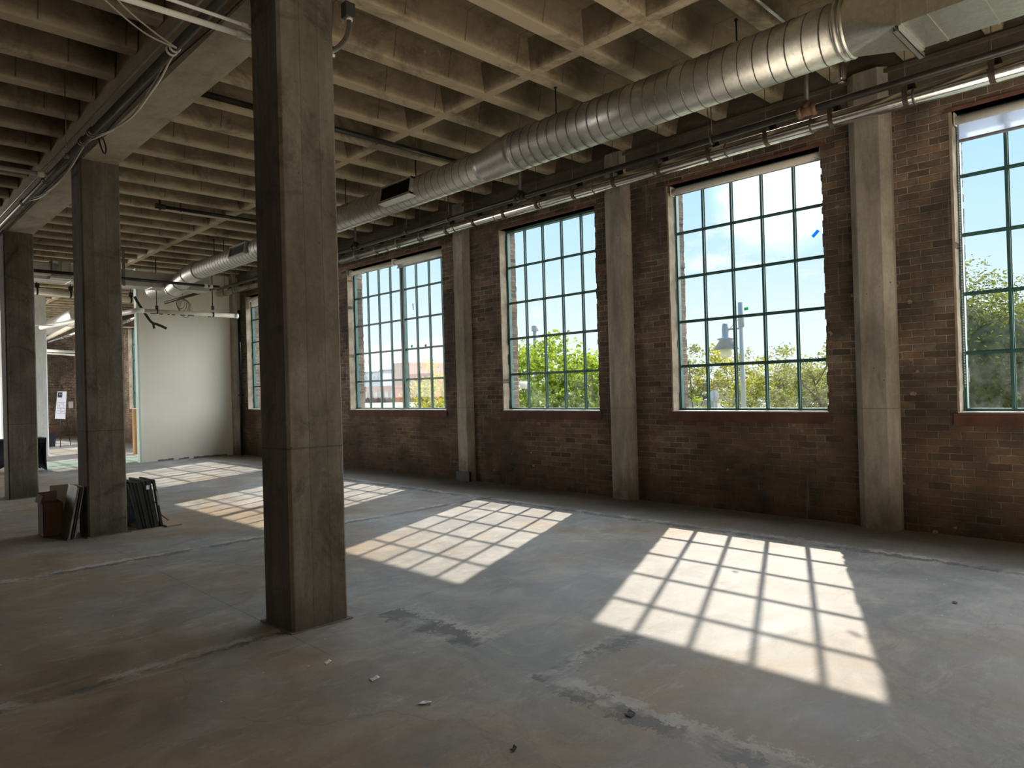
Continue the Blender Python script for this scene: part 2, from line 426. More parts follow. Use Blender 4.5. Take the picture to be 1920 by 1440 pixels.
FARG = simple('far_window_glass', (0.16, 0.24, 0.28), 0.3, 0, 0.3, 0.4)
GROUND = simple('outside_ground', (0.24, 0.25, 0.17), 0.95, 0, 0.35, 0.15)
WHITEP = simple('white_paint', (0.72, 0.71, 0.68), 0.5, 0, 0.06, 3)
STONE = simple('garden_wall_stone', (0.46, 0.40, 0.32), 0.9, 0, 0.2, 2)
LEAF_B = make_leaf('leaf_bright', (0.09, 0.15, 0.012), (0.26, 0.32, 0.03))
LEAF_Y = make_leaf('leaf_yellow', (0.15, 0.155, 0.012), (0.36, 0.32, 0.025))
LEAF_O = make_leaf('leaf_olive', (0.08, 0.10, 0.025), (0.22, 0.22, 0.055))
LEAF_D = make_leaf('leaf_juniper', (0.03, 0.05, 0.015), (0.15, 0.165, 0.04))
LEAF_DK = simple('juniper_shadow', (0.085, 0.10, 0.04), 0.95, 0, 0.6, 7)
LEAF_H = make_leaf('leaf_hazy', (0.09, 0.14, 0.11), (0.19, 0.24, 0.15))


# ------------------------------------------------------------------ mesh helpers
class MB:
    def __init__(s):
        s.v, s.f, s.sm = [], [], []

    def quad(s, a, b, c, d, smooth=False):
        i = len(s.v)
        s.v += [tuple(a), tuple(b), tuple(c), tuple(d)]
        s.f.append((i, i + 1, i + 2, i + 3))
        s.sm.append(smooth)
        return s

    def poly(s, pts):
        i = len(s.v)
        s.v += [tuple(p) for p in pts]
        s.f.append(tuple(range(i, i + len(pts))))
        s.sm.append(False)
        return s

    def box(s, x0, x1, y0, y1, z0, z1):
        i = len(s.v)
        s.v += [(x0, y0, z0), (x1, y0, z0), (x1, y1, z0), (x0, y1, z0), (x0, y0, z1), (x1, y0, z1), (x1, y1, z1), (x0, y1, z1)]
        for q in ((0, 3, 2, 1), (4, 5, 6, 7), (0, 1, 5, 4), (1, 2, 6, 5), (2, 3, 7, 6), (3, 0, 4, 7)):
            s.f.append(tuple(i + k for k in q))
            s.sm.append(False)
        return s

    def obox(s, c, ax, ay, az, hx, hy, hz):
        c, ax, ay, az = Vector(c), Vector(ax).normalized(), Vector(ay).normalized(), Vector(az).normalized()
        i = len(s.v)
        for sz in (-1, 1):
            for sx, sy in ((-1, -1), (1, -1), (1, 1), (-1, 1)):
                s.v.append(tuple(c + ax * hx * sx + ay * hy * sy + az * hz * sz))
        for q in ((0, 3, 2, 1), (4, 5, 6, 7), (0, 1, 5, 4), (1, 2, 6, 5), (2, 3, 7, 6), (3, 0, 4, 7)):
            s.f.append(tuple(i + k for k in q))
            s.sm.append(False)
        return s

    def prism(s, prof, p0, p1, up=(0, 0, 1)):
        """2-D profile (a,b) swept from p0 to p1; a along side, b along up"""
        p0, p1, up = Vector(p0), Vector(p1), Vector(up)
        d = (p1 - p0).normalized()
        side = d.cross(up).normalized()
        up = side.cross(d).normalized()
        n = len(prof)
        i = len(s.v)
        for p in (p0, p1):
            for a, b in prof:
                s.v.append(tuple(p + side * a + up * b))
        for k in range(n):
            s.f.append((i + k, i + (k + 1) % n, i + n + (k + 1) % n, i + n + k))
            s.sm.append(False)
        s.f.append(tuple(i + k for k in reversed(range(n))))
        s.f.append(tuple(i + n + k for k in range(n)))
        s.sm += [False, False]
        return s

    def tube(s, path, r, n=10, cap=True, radii=None):
        path = [Vector(p) for p in path]
        m = len(path)
        i0 = len(s.v)
        ref = None
        for k, p in enumerate(path):
            d = (path[min(k + 1, m - 1)] - path[max(k - 1, 0)]).normalized()
            if ref is None:
                ref = Vector((0, 0, 1)) if abs(d.z) < 0.9 else Vector((1, 0, 0))
            a = d.cross(ref)
            if a.length < 1e-5:
                a = d.cross(Vector((1, 0.3, 0)))
            a.normalize()
            b = a.cross(d).normalized()
            ref = b
            rr = radii[k] if radii else r
            for j in range(n):
                t = 2 * pi * j / n
                s.v.append(tuple(p + a * cos(t) * rr + b * sin(t) * rr))
        for k in range(m - 1):
            for j in range(n):
                s.f.append((i0 + k * n + j, i0 + k * n + (j + 1) % n, i0 + (k + 1) * n + (j + 1) % n, i0 + (k + 1) * n + j))
                s.sm.append(True)
        if cap:
            s.f.append(tuple(i0 + j for j in reversed(range(n))))
            s.f.append(tuple(i0 + (m - 1) * n + j for j in range(n)))
            s.sm += [False, False]
        return s

    def lathe(s, prof, c, axis=(0, 0, 1), n=24):
        """prof: list of (r, h) along axis from centre c"""
        ax = Vector(axis).normalized()
        ref = Vector((1, 0, 0)) if abs(ax.x) < 0.9 else Vector((0, 1, 0))
        a = ax.cross(ref).normalized()
        b = ax.cross(a)
        c = Vector(c)
        i0 = len(s.v)
        for r, h in prof:
            for j in range(n):
                t = 2 * pi * j / n
                s.v.append(tuple(c + ax * h + a * cos(t) * r + b * sin(t) * r))
        for k in range(len(prof) - 1):
            for j in range(n):
                s.f.append((i0 + k * n + j, i0 + k * n + (j + 1) % n, i0 + (k + 1) * n + (j + 1) % n, i0 + (k + 1) * n + j))
                s.sm.append(True)
        return s

    def build(s, name, mat, parent=None, bevel=0.0):
        off = Vector((0, 0, 0))
        if parent is not None:
            p = parent
            while p is not None:
                off = off + Vector(p.location)
                p = p.parent
        me = bpy.data.meshes.new(name)
        if off.length > 0:
            vs = [(a - off.x, b - off.y, c - off.z) for a, b, c in s.v]
        else:
            vs = s.v
        me.from_pydata(vs, [], s.f)
        me.polygons.foreach_set('use_smooth', s.sm)
        me.update()
        o = bpy.data.objects.new(name, me)
        C.objects.link(o)
        me.materials.append(mat)
        if parent is not None:
            o.parent = parent
        if bevel:
            b = o.modifiers.new('edge', 'BEVEL')
            b.width = bevel
            b.segments = 2
            b.limit_method = 'ANGLE'
        return o


def thing(name, loc, label, cat, group=None, kind=None):
    o = bpy.data.objects.new(name, None)
    o.empty_display_size = 0.1
    o.location = loc
    C.objects.link(o)
    return tag(o, label, cat, group, kind)


def tag(o, label=None, cat=None, group=None, kind=None):
    if label:
        o['label'] = label
    if cat:
        o['category'] = cat
    if group:
        o['group'] = group
    if kind:
        o['kind'] = kind
    return o


def struct(o, label=None):
    o['kind'] = 'structure'
    if label:
        o['label'] = label
    return o


def dup(root, loc, label):
    r = root.copy()
    C.objects.link(r)
    r.location = loc
    r['label'] = label
    for ch in list(root.children):
        c = ch.copy()
        C.objects.link(c)
        c.parent = r
        for g in list(ch.children):
            d = g.copy()
            C.objects.link(d)
            d.parent = c
    return r


def arc(c, a, b, r, t0, t1, n=8):
    c, a, b = Vector(c), Vector(a), Vector(b)
    return [c + a * r * cos(t0 + (t1 - t0) * k / n) + b * r * sin(t0 + (t1 - t0) * k / n) for k in range(n + 1)]


def smooth_path(pts, k=6):
    pts = [Vector(p) for p in pts]
    out = []
    for i in range(len(pts) - 1):
        p0, p1, p2, p3 = pts[max(i - 1, 0)], pts[i], pts[i + 1], pts[min(i + 2, len(pts) - 1)]
        for j in range(k):
            t = j / k
            out.append(0.5 * ((2 * p1) + (p2 - p0) * t + (2 * p0 - 5 * p1 + 4 * p2 - p3) * t * t + (3 * p1 - p0 - 3 * p2 + p3) * t ** 3))
    out.append(pts[-1])
    return out


# ------------------------------------------------------------------ dimensions
XW, XO, XG = 8.06, 8.42, 8.2445        # wall inner face, outer face, glazing plane
ZS, ZT = 1.235, 4.235                   # window opening
ZJ, ZSL, ZB = 4.86, 5.15, 4.41          # joist underside, slab, beam underside
YBACK, YEND, XLEFT = -7.0, 36.5, -9.0
JY0, JP = 3.59, 0.711                   # joist grid
# openings: name -> (y_lo, y_hi, columns, pitch)
WIN = [(-5.6, -3.55, 5), (-0.16, 1.86, 5), (3.13, 5.155, 5), (6.39, 8.42, 5), (9.93, 13.18, 8), (15.02, 18.27, 8), (20.4, 23.65, 8), (25.2, 28.45, 8), (30.0, 33.25, 8)]

# ------------------------------------------------------------------ shell
struct(MB().box(XLEFT, XO, YBACK, YEND, -0.25, 0.0).build('floor', FLOOR), 'worn grey concrete floor with patched seams')

m = MB()
m.box(XLEFT, XO, YBACK, YEND, ZSL, ZSL + 0.2)
tr = [(-0.13, ZSL - ZJ), (-0.07, 0.0), (0.07, 0.0), (0.13, ZSL - ZJ)]
ks = range(int((YBACK - JY0) / JP) + 1, int((YEND - JY0) / JP) + 1)
for k in ks:
    y = JY0 + JP * k
    m.prism(tr, (2.585, y, ZJ), (XW - 0.02, y, ZJ))
    m.prism(tr, (XLEFT, y, ZJ), (2.14, y, ZJ))
tr2 = [(-0.16, ZSL - ZJ), (-0.06, 0.0), (0.06, 0.0), (0.16, ZSL - ZJ)]
m.prism(tr2, (5.31, YBACK, ZJ + 0.001), (5.31, YEND, ZJ + 0.001))
m.prism(tr2, (-0.6 - 2.4, YBACK, ZJ + 0.001), (-0.6 - 2.4, YEND, ZJ + 0.001))
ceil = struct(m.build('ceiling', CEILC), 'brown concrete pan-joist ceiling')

# brick wall with ragged openings
m = MB()
course = 0.0745
bl = random.Random(3)
ys = [YBACK] + [v for w in WIN for v in (w[0], w[1])] + [YEND]
m.box(XW, XO, YBACK, YEND, -0.25, ZS - 0.001)
m.box(XW, XO, YBACK, YEND, ZT, ZSL)
for i in range(0, len(ys), 2):
    a, b = ys[i], ys[i + 1]
    z = ZS - 0.001
    while z < ZT - 1e-4:
        z1 = min(z + course, ZT)
        if i > 0:
            ja = bl.uniform(-0.012, 0.008)
        else:
            ja = 0
        jb = bl.uniform(-0.008, 0.012) if i < len(ys) - 2 else 0
        m.box(XW, XG - 0.03, a + ja, b + jb, z, z1)
        ja2, jb2 = bl.uniform(-0.045, -0.03), bl.uniform(0.03, 0.045)
        m.box(XG + 0.03, XO, a + (ja2 + 0.02 if i > 0 else 0), b + (jb2 - 0.02 if i < len(ys) - 2 else 0), z, z1)
        m.box(XG - 0.03, XG + 0.03, a, b, z, z1)
        z = z1
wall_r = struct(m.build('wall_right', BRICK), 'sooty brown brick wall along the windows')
# concrete spandrel above the brick
struct(MB().box(XW - 0.07, XW + 0.1, YBACK, YEND, 4.56, ZSL).build('trim_1', SPANC), 'concrete spandrel band above the brick wall')
struct(MB().box(XW - 0.10, XW + 0.05, YBACK, YEND, 4.79, 4.83).build('trim_2', SPANC), 'thin ledge along the top of the spandrel')

struct(MB().box(XLEFT - 0.3, XLEFT, YBACK, YEND, -0.25, ZSL).build('wall_left', BRICK), 'brick wall on the unseen side')
struct(MB().box(XLEFT, XO, YBACK - 0.3, YBACK, -0.25, ZSL).build('wall_back', BRICK), 'brick wall behind the viewpoint')
m = MB()
m.box(XLEFT, 4.9, YEND, YEND + 0.35, -0.25, ZSL)
m.box(6.35, XO, YEND, YEND + 0.35, -0.25, ZSL)
m.box(4.9, 6.35, YEND, YEND + 0.35, -0.25, 1.2)
m.box(4.9, 6.35, YEND, YEND + 0.35, 4.2, ZSL)
struct(m.build('wall_end', BRICK), 'brick end wall of the far room')

# white partition
m = MB()
m.box(5.60, 7.895, 18.92, 19.07, 0.0, 4.84)
struct(m.build('wall_far', DRYWALL), 'white painted partition across the far end')
struct(MB().box(5.555, 5.60, 18.90, 19.09, 0.0, 4.84).build('trim_3', simple('pale_green_edge', (0.55, 0.66, 0.58), 0.6, 0, 0.05, 2)), 'pale green end cap of the white partition')
m = MB()
for k in range(14):
    y = 5.98 + k * 0.125
    if k in (3, 6):
        continue
    m.box(y, y + 0.13, 18.915, 18.925, 0.0, 0.03 + 0.03 * rnd.random())
struct(m.build('baseboard_far', simple('scuffed_grey_patch', (0.20, 0.20, 0.18), 0.9, 0, 0.3, 8)), 'scuffed grey strip at the foot of the white partition')


# ------------------------------------------------------------------ columns and beam
def chamfer_col(x0, x1, y0, y1, z1, ch, mat, label, name='concrete_column', group=None, cat='column', base=True):
    root = thing(name, ((x0 + x1) / 2, (y0 + y1) / 2, 0), label, cat, group, 'thing')
    pr = [(x0 + ch, y0), (x1 - ch, y0), (x1, y0 + ch), (x1, y1 - ch), (x1 - ch, y1), (x0 + ch, y1), (x0, y1 - ch), (x0, y0 + ch)]
    mb = MB()
    zs = [0.0, z1 * 0.35, z1 * 0.7, z1]
    for k in range(3):
        za, zb = zs[k], zs[k + 1]
        for j in range(8):
            a, b = pr[j], pr[(j + 1) % 8]
            mb.quad((a[0], a[1], za), (b[0], b[1], za), (b[0], b[1], zb), (a[0], a[1], zb))
    mb.poly([(a, b, z1) for a, b in pr])
    mb.poly([(a, b, 0.0) for a, b in reversed(pr)])
    mb.build('shaft', mat, root)
    if base:
        r2 = random.Random(int(y0 * 10))
        b2 = MB()
        ring = []
        for k in range(28):
            t = k / 28 * 4
            s_, u_ = int(t), t - int(t)
            e = 0.012 + 0.02 * r2.random()
            X0, X1, Y0, Y1 = x0 - e, x1 + e, y0 - e, y1 + e
            p = [(X0 + (X1 - X0) * u_, Y0), (X1, Y0 + (Y1 - Y0) * u_), (X1 - (X1 - X0) * u_, Y1), (X0, Y1 - (Y1 - Y0) * u_)][s_]
            ring.append(p)
        b2.poly([(a, b, 0.008) for a, b in ring])
        for k in range(28):
            a, b = ring[k], ring[(k + 1) % 28]
            b2.quad((a[0], a[1], 0), (b[0], b[1], 0), (b[0], b[1], 0.008), (a[0], a[1], 0.008))
        b2.build('grout_collar', PILC, root)
    return root


chamfer_col(2.20, 2.625, 4.39, 4.80, ZB + 0.02, 0.018, COLC, 'massive board-formed concrete column nearest the viewer, alone on the bare floor')
chamfer_col(2.155, 2.57, 9.26, 9.68, ZB + 0.02, 0.018, COLC, 'dark concrete column with dark frames and a cardboard box leaning on it')
chamfer_col(2.125, 2.54, 13.97, 14.38, ZB + 0.02, 0.018, COLC, 'dark concrete column at the left edge, third in its row')
chamfer_col(4.27, 4.60, 23.80, 24.2, ZJ, 0.03, WHITECOL, 'white-painted concrete column in the sunlit far room', base=False)
chamfer_col(4.40, 4.80, 30.3, 30.7, ZJ, 0.03, WHITECOL, 'pale column deepest in the far room, mostly hidden', base=False)

# main beam, left and right arris chamfered
b = MB()
pr = [(-0.21, 0.03), (-0.185, 0.0), (0.185, 0.0), (0.21, 0.03), (0.21, ZSL - ZB), (-0.21, ZSL - ZB)]
b.prism(pr, (2.375, YBACK, ZB), (2.35, YEND, ZB))
tag(b.build('concrete_beam', BEAMC), 'long concrete ceiling beam running over the row of columns', 'beam', kind='thing')

pil = [(2.39, 2.80, 7.915, 'pale concrete pilaster on the brick wall, nearest, right of the window under the bright cloud'),
       (5.745, 6.155, 7.93, 'concrete pilaster between the street lamp window and the window filled by a green tree'),
       (9.16, 9.57, 7.95, 'dark-footed concrete pilaster beside the eight-pane-wide window with two roller shades'),
       (13.85, 14.27, 7.92, 'concrete pilaster mostly hidden behind the nearest column'),
       (18.62, 19.18, 7.90, 'grey concrete pilaster at the right edge of the white partition'),
       (24.2, 24.62, 7.92, 'concrete pilaster just behind the white partition'),
       (29.0, 29.42, 7.92, 'concrete pilaster in the far room, last but one along the brick wall'),
       (34.2, 34.62, 7.92, 'concrete pilaster in the far corner of the building'),
       (-2.3, -1.9, 7.92, None)]
for y0, y1, xf, lab in pil:
    if lab is None:
        continue
    ch = 0.085
    root = thing('concrete_pilaster', (XW, (y0 + y1) / 2, 0), lab, 'pilaster', 'pilasters on the brick wall', 'thing')
    mb = MB()
    pr = [(XW, y0), (xf + ch * 0.9, y0), (xf, y0 + ch), (xf, y1 - ch), (xf + ch * 0.9, y1), (XW, y1)]
    for j in range(5):
        a, c = pr[j], pr[j + 1]
        mb.quad((a[0], a[1], 0), (a[0], a[1], ZJ), (c[0], c[1], ZJ), (c[0], c[1], 0))
    mb.poly([(p[0], p[1], ZJ) for p in pr])
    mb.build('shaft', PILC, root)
    if 9 < y0 < 10:
        mb = MB()
        mb.box(xf - 0.012, xf + 0.05, y0 + ch * 0.5, y1 - 0.02, 0.0, 0.165)
        mb.build('base_shoe', BLACK, root)

# ------------------------------------------------------------------ windows


def window(idx, ylo, yhi, ncol, double=False):
    lab = {1: 'unseen window behind the viewpoint', 2: 'tall teal steel window cut by the right edge of the picture, dark evergreen outside', 3: 'five-pane-wide teal window with street lamp and bright cloud outside',
           4: 'five-pane-wide teal window without a shade, filled by a green tree', 5: 'eight-pane-wide teal window with two roller shades and distant buildings',
           6: 'teal window sliver beside the grey pilaster near the white partition'}.get(idx, 'teal window in the far room')
    root = bpy.data.objects.new('window_%d' % idx, None)
    root.location = (XG, (ylo + yhi) / 2, ZS)
    C.objects.link(root)
    struct(root, lab)
    fw = 0.042
    m = MB()
    x0, x1 = XG - 0.03, XG + 0.03
    m.box(x0, x1, ylo, ylo + fw, ZS, ZT)
    m.box(x0, x1, yhi - fw, yhi, ZS, ZT)
    m.box(x0, x1, ylo + fw, yhi - fw, ZS, ZS + 0.035)
    m.box(x0, x1, ylo + fw, yhi - fw, ZT - 0.035, ZT)
    # inner bead
    m.box(x0 - 0.012, x0, ylo + 0.006, ylo + 0.024, ZS, ZT)
    m.box(x0 - 0.012, x0, yhi - 0.024, yhi - 0.006, ZS, ZT)
    m.build('window_frame', TEAL, root)
    pitch = (yhi - ylo) / ncol
    cols = []
    if ncol == 5:
        y_first = yhi - 0.4255
        cols = [y_first - 0.4005 * k for k in range(4)]
    else:
        cols = [ylo + 0.235 + 0.3995 * k for k in range(3)]
        mid = (ylo + yhi) / 2 - 0.16
        cols = [yhi - 0.52, yhi - 0.93, yhi - 1.345, ylo + 0.235, ylo + 0.63, ylo + 1.035]
        dm = (yhi - 1.345 + ylo + 1.035) / 2
        m = MB()
        m.box(x0 - 0.01, x1, dm - 0.065, dm - 0.012, ZS + 0.035, ZT - 0.035)
        m.box(x0 - 0.01, x1, dm + 0.012, dm + 0.065, ZS + 0.035, ZT - 0.035)
        m.box(x0 + 0.012, x1, dm - 0.012, dm + 0.012, ZS + 0.035, ZT - 0.035)
        m.build('meeting_stile', TEAL, root)
    for yc in cols:
        m = MB()
        m.box(XG - 0.024, XG + 0.004, yc - 0.013, yc + 0.013, ZS + 0.035, ZT - 0.035)
        m.box(XG + 0.004, XG + 0.012, yc - 0.021, yc + 0.021, ZS + 0.035, ZT - 0.035)
        m.build('mullion', TEAL, root)
    for k in range(1, 5):
        zc = 1.2337 + 0.596 * k
        m = MB()
        m.box(XG - 0.020, XG + 0.003, ylo + fw, yhi - fw, zc - 0.010, zc + 0.010)
        m.box(XG + 0.003, XG + 0.011, ylo + fw, yhi - fw, zc - 0.019, zc + 0.019)
        m.build('transom', TEAL, root)
    m = MB()
    m.quad((XG + 0.006, ylo + 0.02, ZS + 0.02), (XG + 0.006, yhi - 0.02, ZS + 0.02), (XG + 0.006, yhi - 0.02, ZT - 0.02), (XG + 0.006, ylo + 0.02, ZT - 0.02))
    m.build('window_glazing', GLASS, root)
    # chalky inner ledge and red-brown sill band on the wall face
    m = MB()
    m.box(XW - 0.004, XG - 0.028, ylo - 0.005, yhi + 0.005, ZS - 0.012, ZS + 0.006)
    m.build('window_ledge', SILLTOP, root)
    m = MB()
    m.box(XW - 0.018, XW + 0.03, ylo - 0.03, yhi + 0.045, ZS - 0.135, ZS - 0.008)
    m.build('window_sill', SILLM, root, 0.006)
    m = MB()
    m.box(XG + 0.03, XO + 0.06, ylo - 0.02, yhi + 0.02, ZS - 0.08, ZS - 0.002)
    m.build('outer_sill', STONE, root)
    # rusted steel lintel angle
    m = MB()
    m.box(XW - 0.012, XG - 0.03, ylo - 0.06, yhi + 0.06, ZT, ZT + 0.012)
    m.box(XW - 0.014, XW - 0.002, ylo - 0.02, yhi + 0.03, ZT - 0.002, ZT + 0.035)
    m.build('window_lintel', RUST, root)
    # plastered inner jamb on the far side
    m = MB()
    r3 = random.Random(idx)
    z = ZS
    while z < ZT:
        h = r3.uniform(0.05, 0.22)
        m.box(XW - 0.003, XW + r3.uniform(0.12, 0.15), yhi - r3.uniform(0.010, 0.016), yhi + 0.01, z, min(ZT, z + h))
        z += h
    m.build('window_casing', MORTARJ, root)
    return root


for i, (a, b_, n) in enumerate(WIN):
    window(i + 1, a, b_, n)

# narrow window in end wall of the far room
root = bpy.data.objects.new('window_10', None)
root.location = (5.62, YEND, 1.2)
C.objects.link(root)
struct(root, 'window in the brick end wall of the far room')
m = MB()
for x in (4.92, 5.27, 5.62, 5.97, 6.33):
    m.box(x - 0.02, x + 0.02, YEND + 0.1, YEND + 0.15, 1.2, 4.2)
for k in range(6):
    m.box(4.9, 6.35, YEND + 0.11, YEND + 0.14, 1.2 + 0.6 * k - 0.015, 1.2 + 0.6 * k + 0.015)
m.build('window_frame', TEAL, root)
MB().quad((4.9, YEND + 0.125, 1.2), (6.35, YEND + 0.125, 1.2), (6.35, YEND + 0.125, 4.2), (4.9, YEND + 0.125, 4.2)).build('window_glazing', GLASS, root)


# ------------------------------------------------------------------ roller shades
def shade(ylo, yhi, label, drop=0.0, sheer=False, chain=False, z=4.16, r=0.042):
    x = XW + 0.085
    root = thing('roller_shade', (x, (ylo + yhi) / 2, z), label, 'roller shade', 'roller shades at the window heads')
    MB().tube([(x, ylo + 0.02, z), (x, yhi - 0.02, z)], r, 20).build('shade_roll', ROLLW, root)
    for y in (ylo + 0.008, yhi - 0.014):
        m = MB()
        m.box(x - 0.05, x + 0.05, y - 0.004, y + 0.004, z - 0.05, ZT - 0.002)
        m.lathe([(0.0, 0), (0.03, 0), (0.034, 0.012), (0, 0.012)], (x, y - 0.006, z), (0, 1, 0), 14)
        m.build('bracket', WHITEP, root)
    if drop:
        MB().box(x + r - 0.004, x + r - 0.001, ylo + 0.03, yhi - 0.03, z - drop, z).build('fabric', SHADEL if sheer else SHADEM, root)
        MB().tube([(x + r - 0.002, ylo + 0.025, z - drop), (x + r - 0.002, yhi - 0.025, z - drop)], 0.016, 10).build('bottom_bar', simple('shade_bar', (0.33, 0.31, 0.33), 0.5), root)
    if chain:
        y = yhi - 0.028
        m = MB()
        for dx in (-0.012, 0.012):
            zz = z
            while zz > ZS + 0.25:
                m.lathe([(0.0, -0.004), (0.0035, -0.002), (0.0035, 0.002), (0, 0.004)], (x + dx, y, zz), (0, 0, 1), 5)
                zz -= 0.016
        m.build('bead_chain', WHITEP, root)
    return root


shade(3.15, 5.14, 'single cream roller shade fully rolled up above the window with the street lamp', 0.03, False, True)
shade(-0.14, 1.845, 'roller shade with sheer bluish fabric let down a hand width, at the right picture edge', 0.20, True, True)
shade(11.56, 13.16, 'rolled-up cream roller shade over the far half of the wide eight-pane window', 0.03, False, True)
shade(9.95, 11.52, 'pale roller shade with fabric lowered a little over the near half of the wide window', 0.10, False, False)
shade(16.75, 18.25, 'white roller shade over the window beside the grey pilaster', 0.22)

# stickers and tape on the glass


def sticker(px, py, w, h, ang, mat, name, label):
    p = at(px, py, 'x', XG - 0.001)
    m = MB()
    dy, dz = Vector((0, cos(ang), sin(ang))), Vector((0, -sin(ang), cos(ang)))
    m.obox(p, (1, 0, 0), dy, dz, 0.0012, w / 2, h / 2)
    o = m.build(name, mat)
    return tag(o, label, 'tape')


sticker(1529, 438, 0.095, 0.038, -0.75, TAPEB, 'masking_tape', 'small strip of blue tape stuck on the upper pane left of the pale pilaster')
sticker(1399, 579, 0.055, 0.035, -0.1, TAPEG, 'masking_tape', 'small green tape tab on the glass just beside the lamp post top')
sticker(774.5, 575, 0.024, 0.13, -0.06, TAPED, 'glass_sticker', 'thin dark sticker strip high on the wide eight-pane window')
sticker(772, 649, 0.055, 0.055, 0.6, TAPEG, 'glass_sticker', 'round green sticker low on a pane of the wide window')
sticker(798, 648, 0.05, 0.05, 0.78, TAPED, 'glass_sticker', 'small dark triangular sticker right of the green one on the wide window')

# ------------------------------------------------------------------ spiral duct
DX = 5.85
ZN, RN = 4.384, 0.226
ZF, RF = 4.345, 0.186
root = thing('spiral_duct', (DX, 6.0, ZN), 'large round galvanised spiral duct running under the ceiling along the windows', 'duct')


def helix(y0, y1, r, zc, pitch, tr):
    n = int((y1 - y0) / pitch * 28)
    pts = []
    for k in range(n + 1):
        t = k / 28 * 2 * pi
        y = y0 + (y1 - y0) * k / n
        pts.append((DX + r * cos(t), y, zc + r * sin(t)))
    mb = MB()
    mb.tube(pts, tr, 4, True)
    return mb


YN0, YN1, YR = 2.02, 5.72, 6.3
MB().tube([(DX, YN0, ZN), (DX, YN1, ZN)], RN, 48).build('near_barrel', GALV, root)
helix(YN0 + 0.08, YN1 - 0.02, RN, ZN, 0.139, 0.0055).build('spiral_seam', SEAM, root.children[0])
MB().tube([(DX, YN1, ZN), (DX, YN1 + 0.08, ZN), (DX, YR, ZF), (DX, YR + 0.06, ZF)], RN, 48, radii=[RN + .004, RN + .004, RF + .004, RF + .004]).build('reducer', GALV, root)
far = MB().tube([(DX, YR, ZF), (DX, 15.6, ZF)], RF, 48).build('far_barrel', GALV, root)
helix(YR + 0.1, 15.6, RF, ZF, 0.139, 0.005).build('spiral_seam', SEAM, far)
# elbow down into the cross duct and the open stub behind it
ep = smooth_path([(DX, 15.5, ZF), (DX, 15.9, ZF), (DX - 0.02, 16.3, ZF - 0.06), (DX - 0.06, 16.6, ZF - 0.16), (DX - 0.08, 16.95, ZF - 0.26)], 4)
MB().tube(ep, RF + 0.012, 36).build('elbow', GALV, root)
for k in (0, 6, 11, 15):
    p, q = Vector(ep[k]), Vector(ep[k + 1])
    MB().tube([p, p + (q - p).normalized() * 0.05], RF + 0.022, 36).build('elbow_collar', GALV, root)
m = MB()
m.lathe([(0.19, 17.2), (0.19, 18.42), (0.178, 18.42), (0.178, 17.2)], (DX - 0.03, 0, 4.235), (0, 1, 0), 36)
for y in (17.7, 17.85, 18.0, 18.15, 18.3, 18.4):
    m.lathe([(0.19, y), (0.197, y + 0.01), (0.19, y + 0.02)], (DX - 0.03, 0, 4.235), (0, 1, 0), 36)
m.build('open_stub', GALV, root)
# collar + square-to-round transition + rectangular section
m = MB()
for y in (2.02, 2.07):
    m.lathe([(RN, y - 0.02), (RN + 0.014, y - 0.008), (RN + 0.014, y + 0.008), (RN, y + 0.02)], (DX, 0, ZN), (0, 1, 0), 48)
m.build('collar', GALV, root)
W2, ZLO, ZHI = 0.278, 4.17, 4.60
YT0, YT1 = 2.0, 1.60
m = MB()
nr = 48
i0 = len(m.v)
cx = 5.893
corners = []
for k in range(nr):
    t = 2 * pi * k / nr
    m.v.append((DX + RN * cos(t), YT0, ZN + RN * sin(t)))
for k in range(nr):
    t = 2 * pi * k / nr
    # square perimeter point, snapped to corner per quadrant
    sx = 1 if cos(t) > 1e-6 else -1
    sz = 1 if sin(t) > 1e-6 else -1
    m.v.append((cx + sx * W2, YT1, ZHI if sz > 0 else ZLO))
for k in range(nr):
    a, b2 = i0 + k, i0 + (k + 1) % nr
    m.f.append((a, b2, nr + b2, nr + a))
    m.sm.append(False)
m.build('square_to_round_piece', GALV, root)
rect = MB().box(cx - W2, cx + W2, YBACK + 0.5, YT1, ZLO, ZHI).build('rectangular_section', GALV, root)
MB().box(cx - W2 - 0.012, cx + W2 + 0.012, YT1 - 0.02, YT1 + 0.01, ZLO - 0.014, ZHI + 0.01).build('flange', GALV, rect)
for y in (1.42, 1.09, 0.3):
    MB().box(cx - W2 - 0.006, cx + W2 + 0.006, y - 0.008, y + 0.008, ZLO - 0.006, ZHI + 0.006).build('flange', GALV, rect)
# strut under the flange
m = MB()
sy = 1.615
m.box(cx - W2 - 0.02, cx + W2 + 0.055, sy - 0.021, sy + 0.021, ZLO - 0.055, ZLO - 0.05)
m.box(cx - W2 - 0.02, cx + W2 + 0.055, sy - 0.021, sy - 0.017, ZLO - 0.055, ZLO - 0.014)
m.box(cx - W2 - 0.02, cx + W2 + 0.055, sy + 0.017, sy + 0.021, ZLO - 0.055, ZLO - 0.014)
m.build('strut_channel', GALV, root)
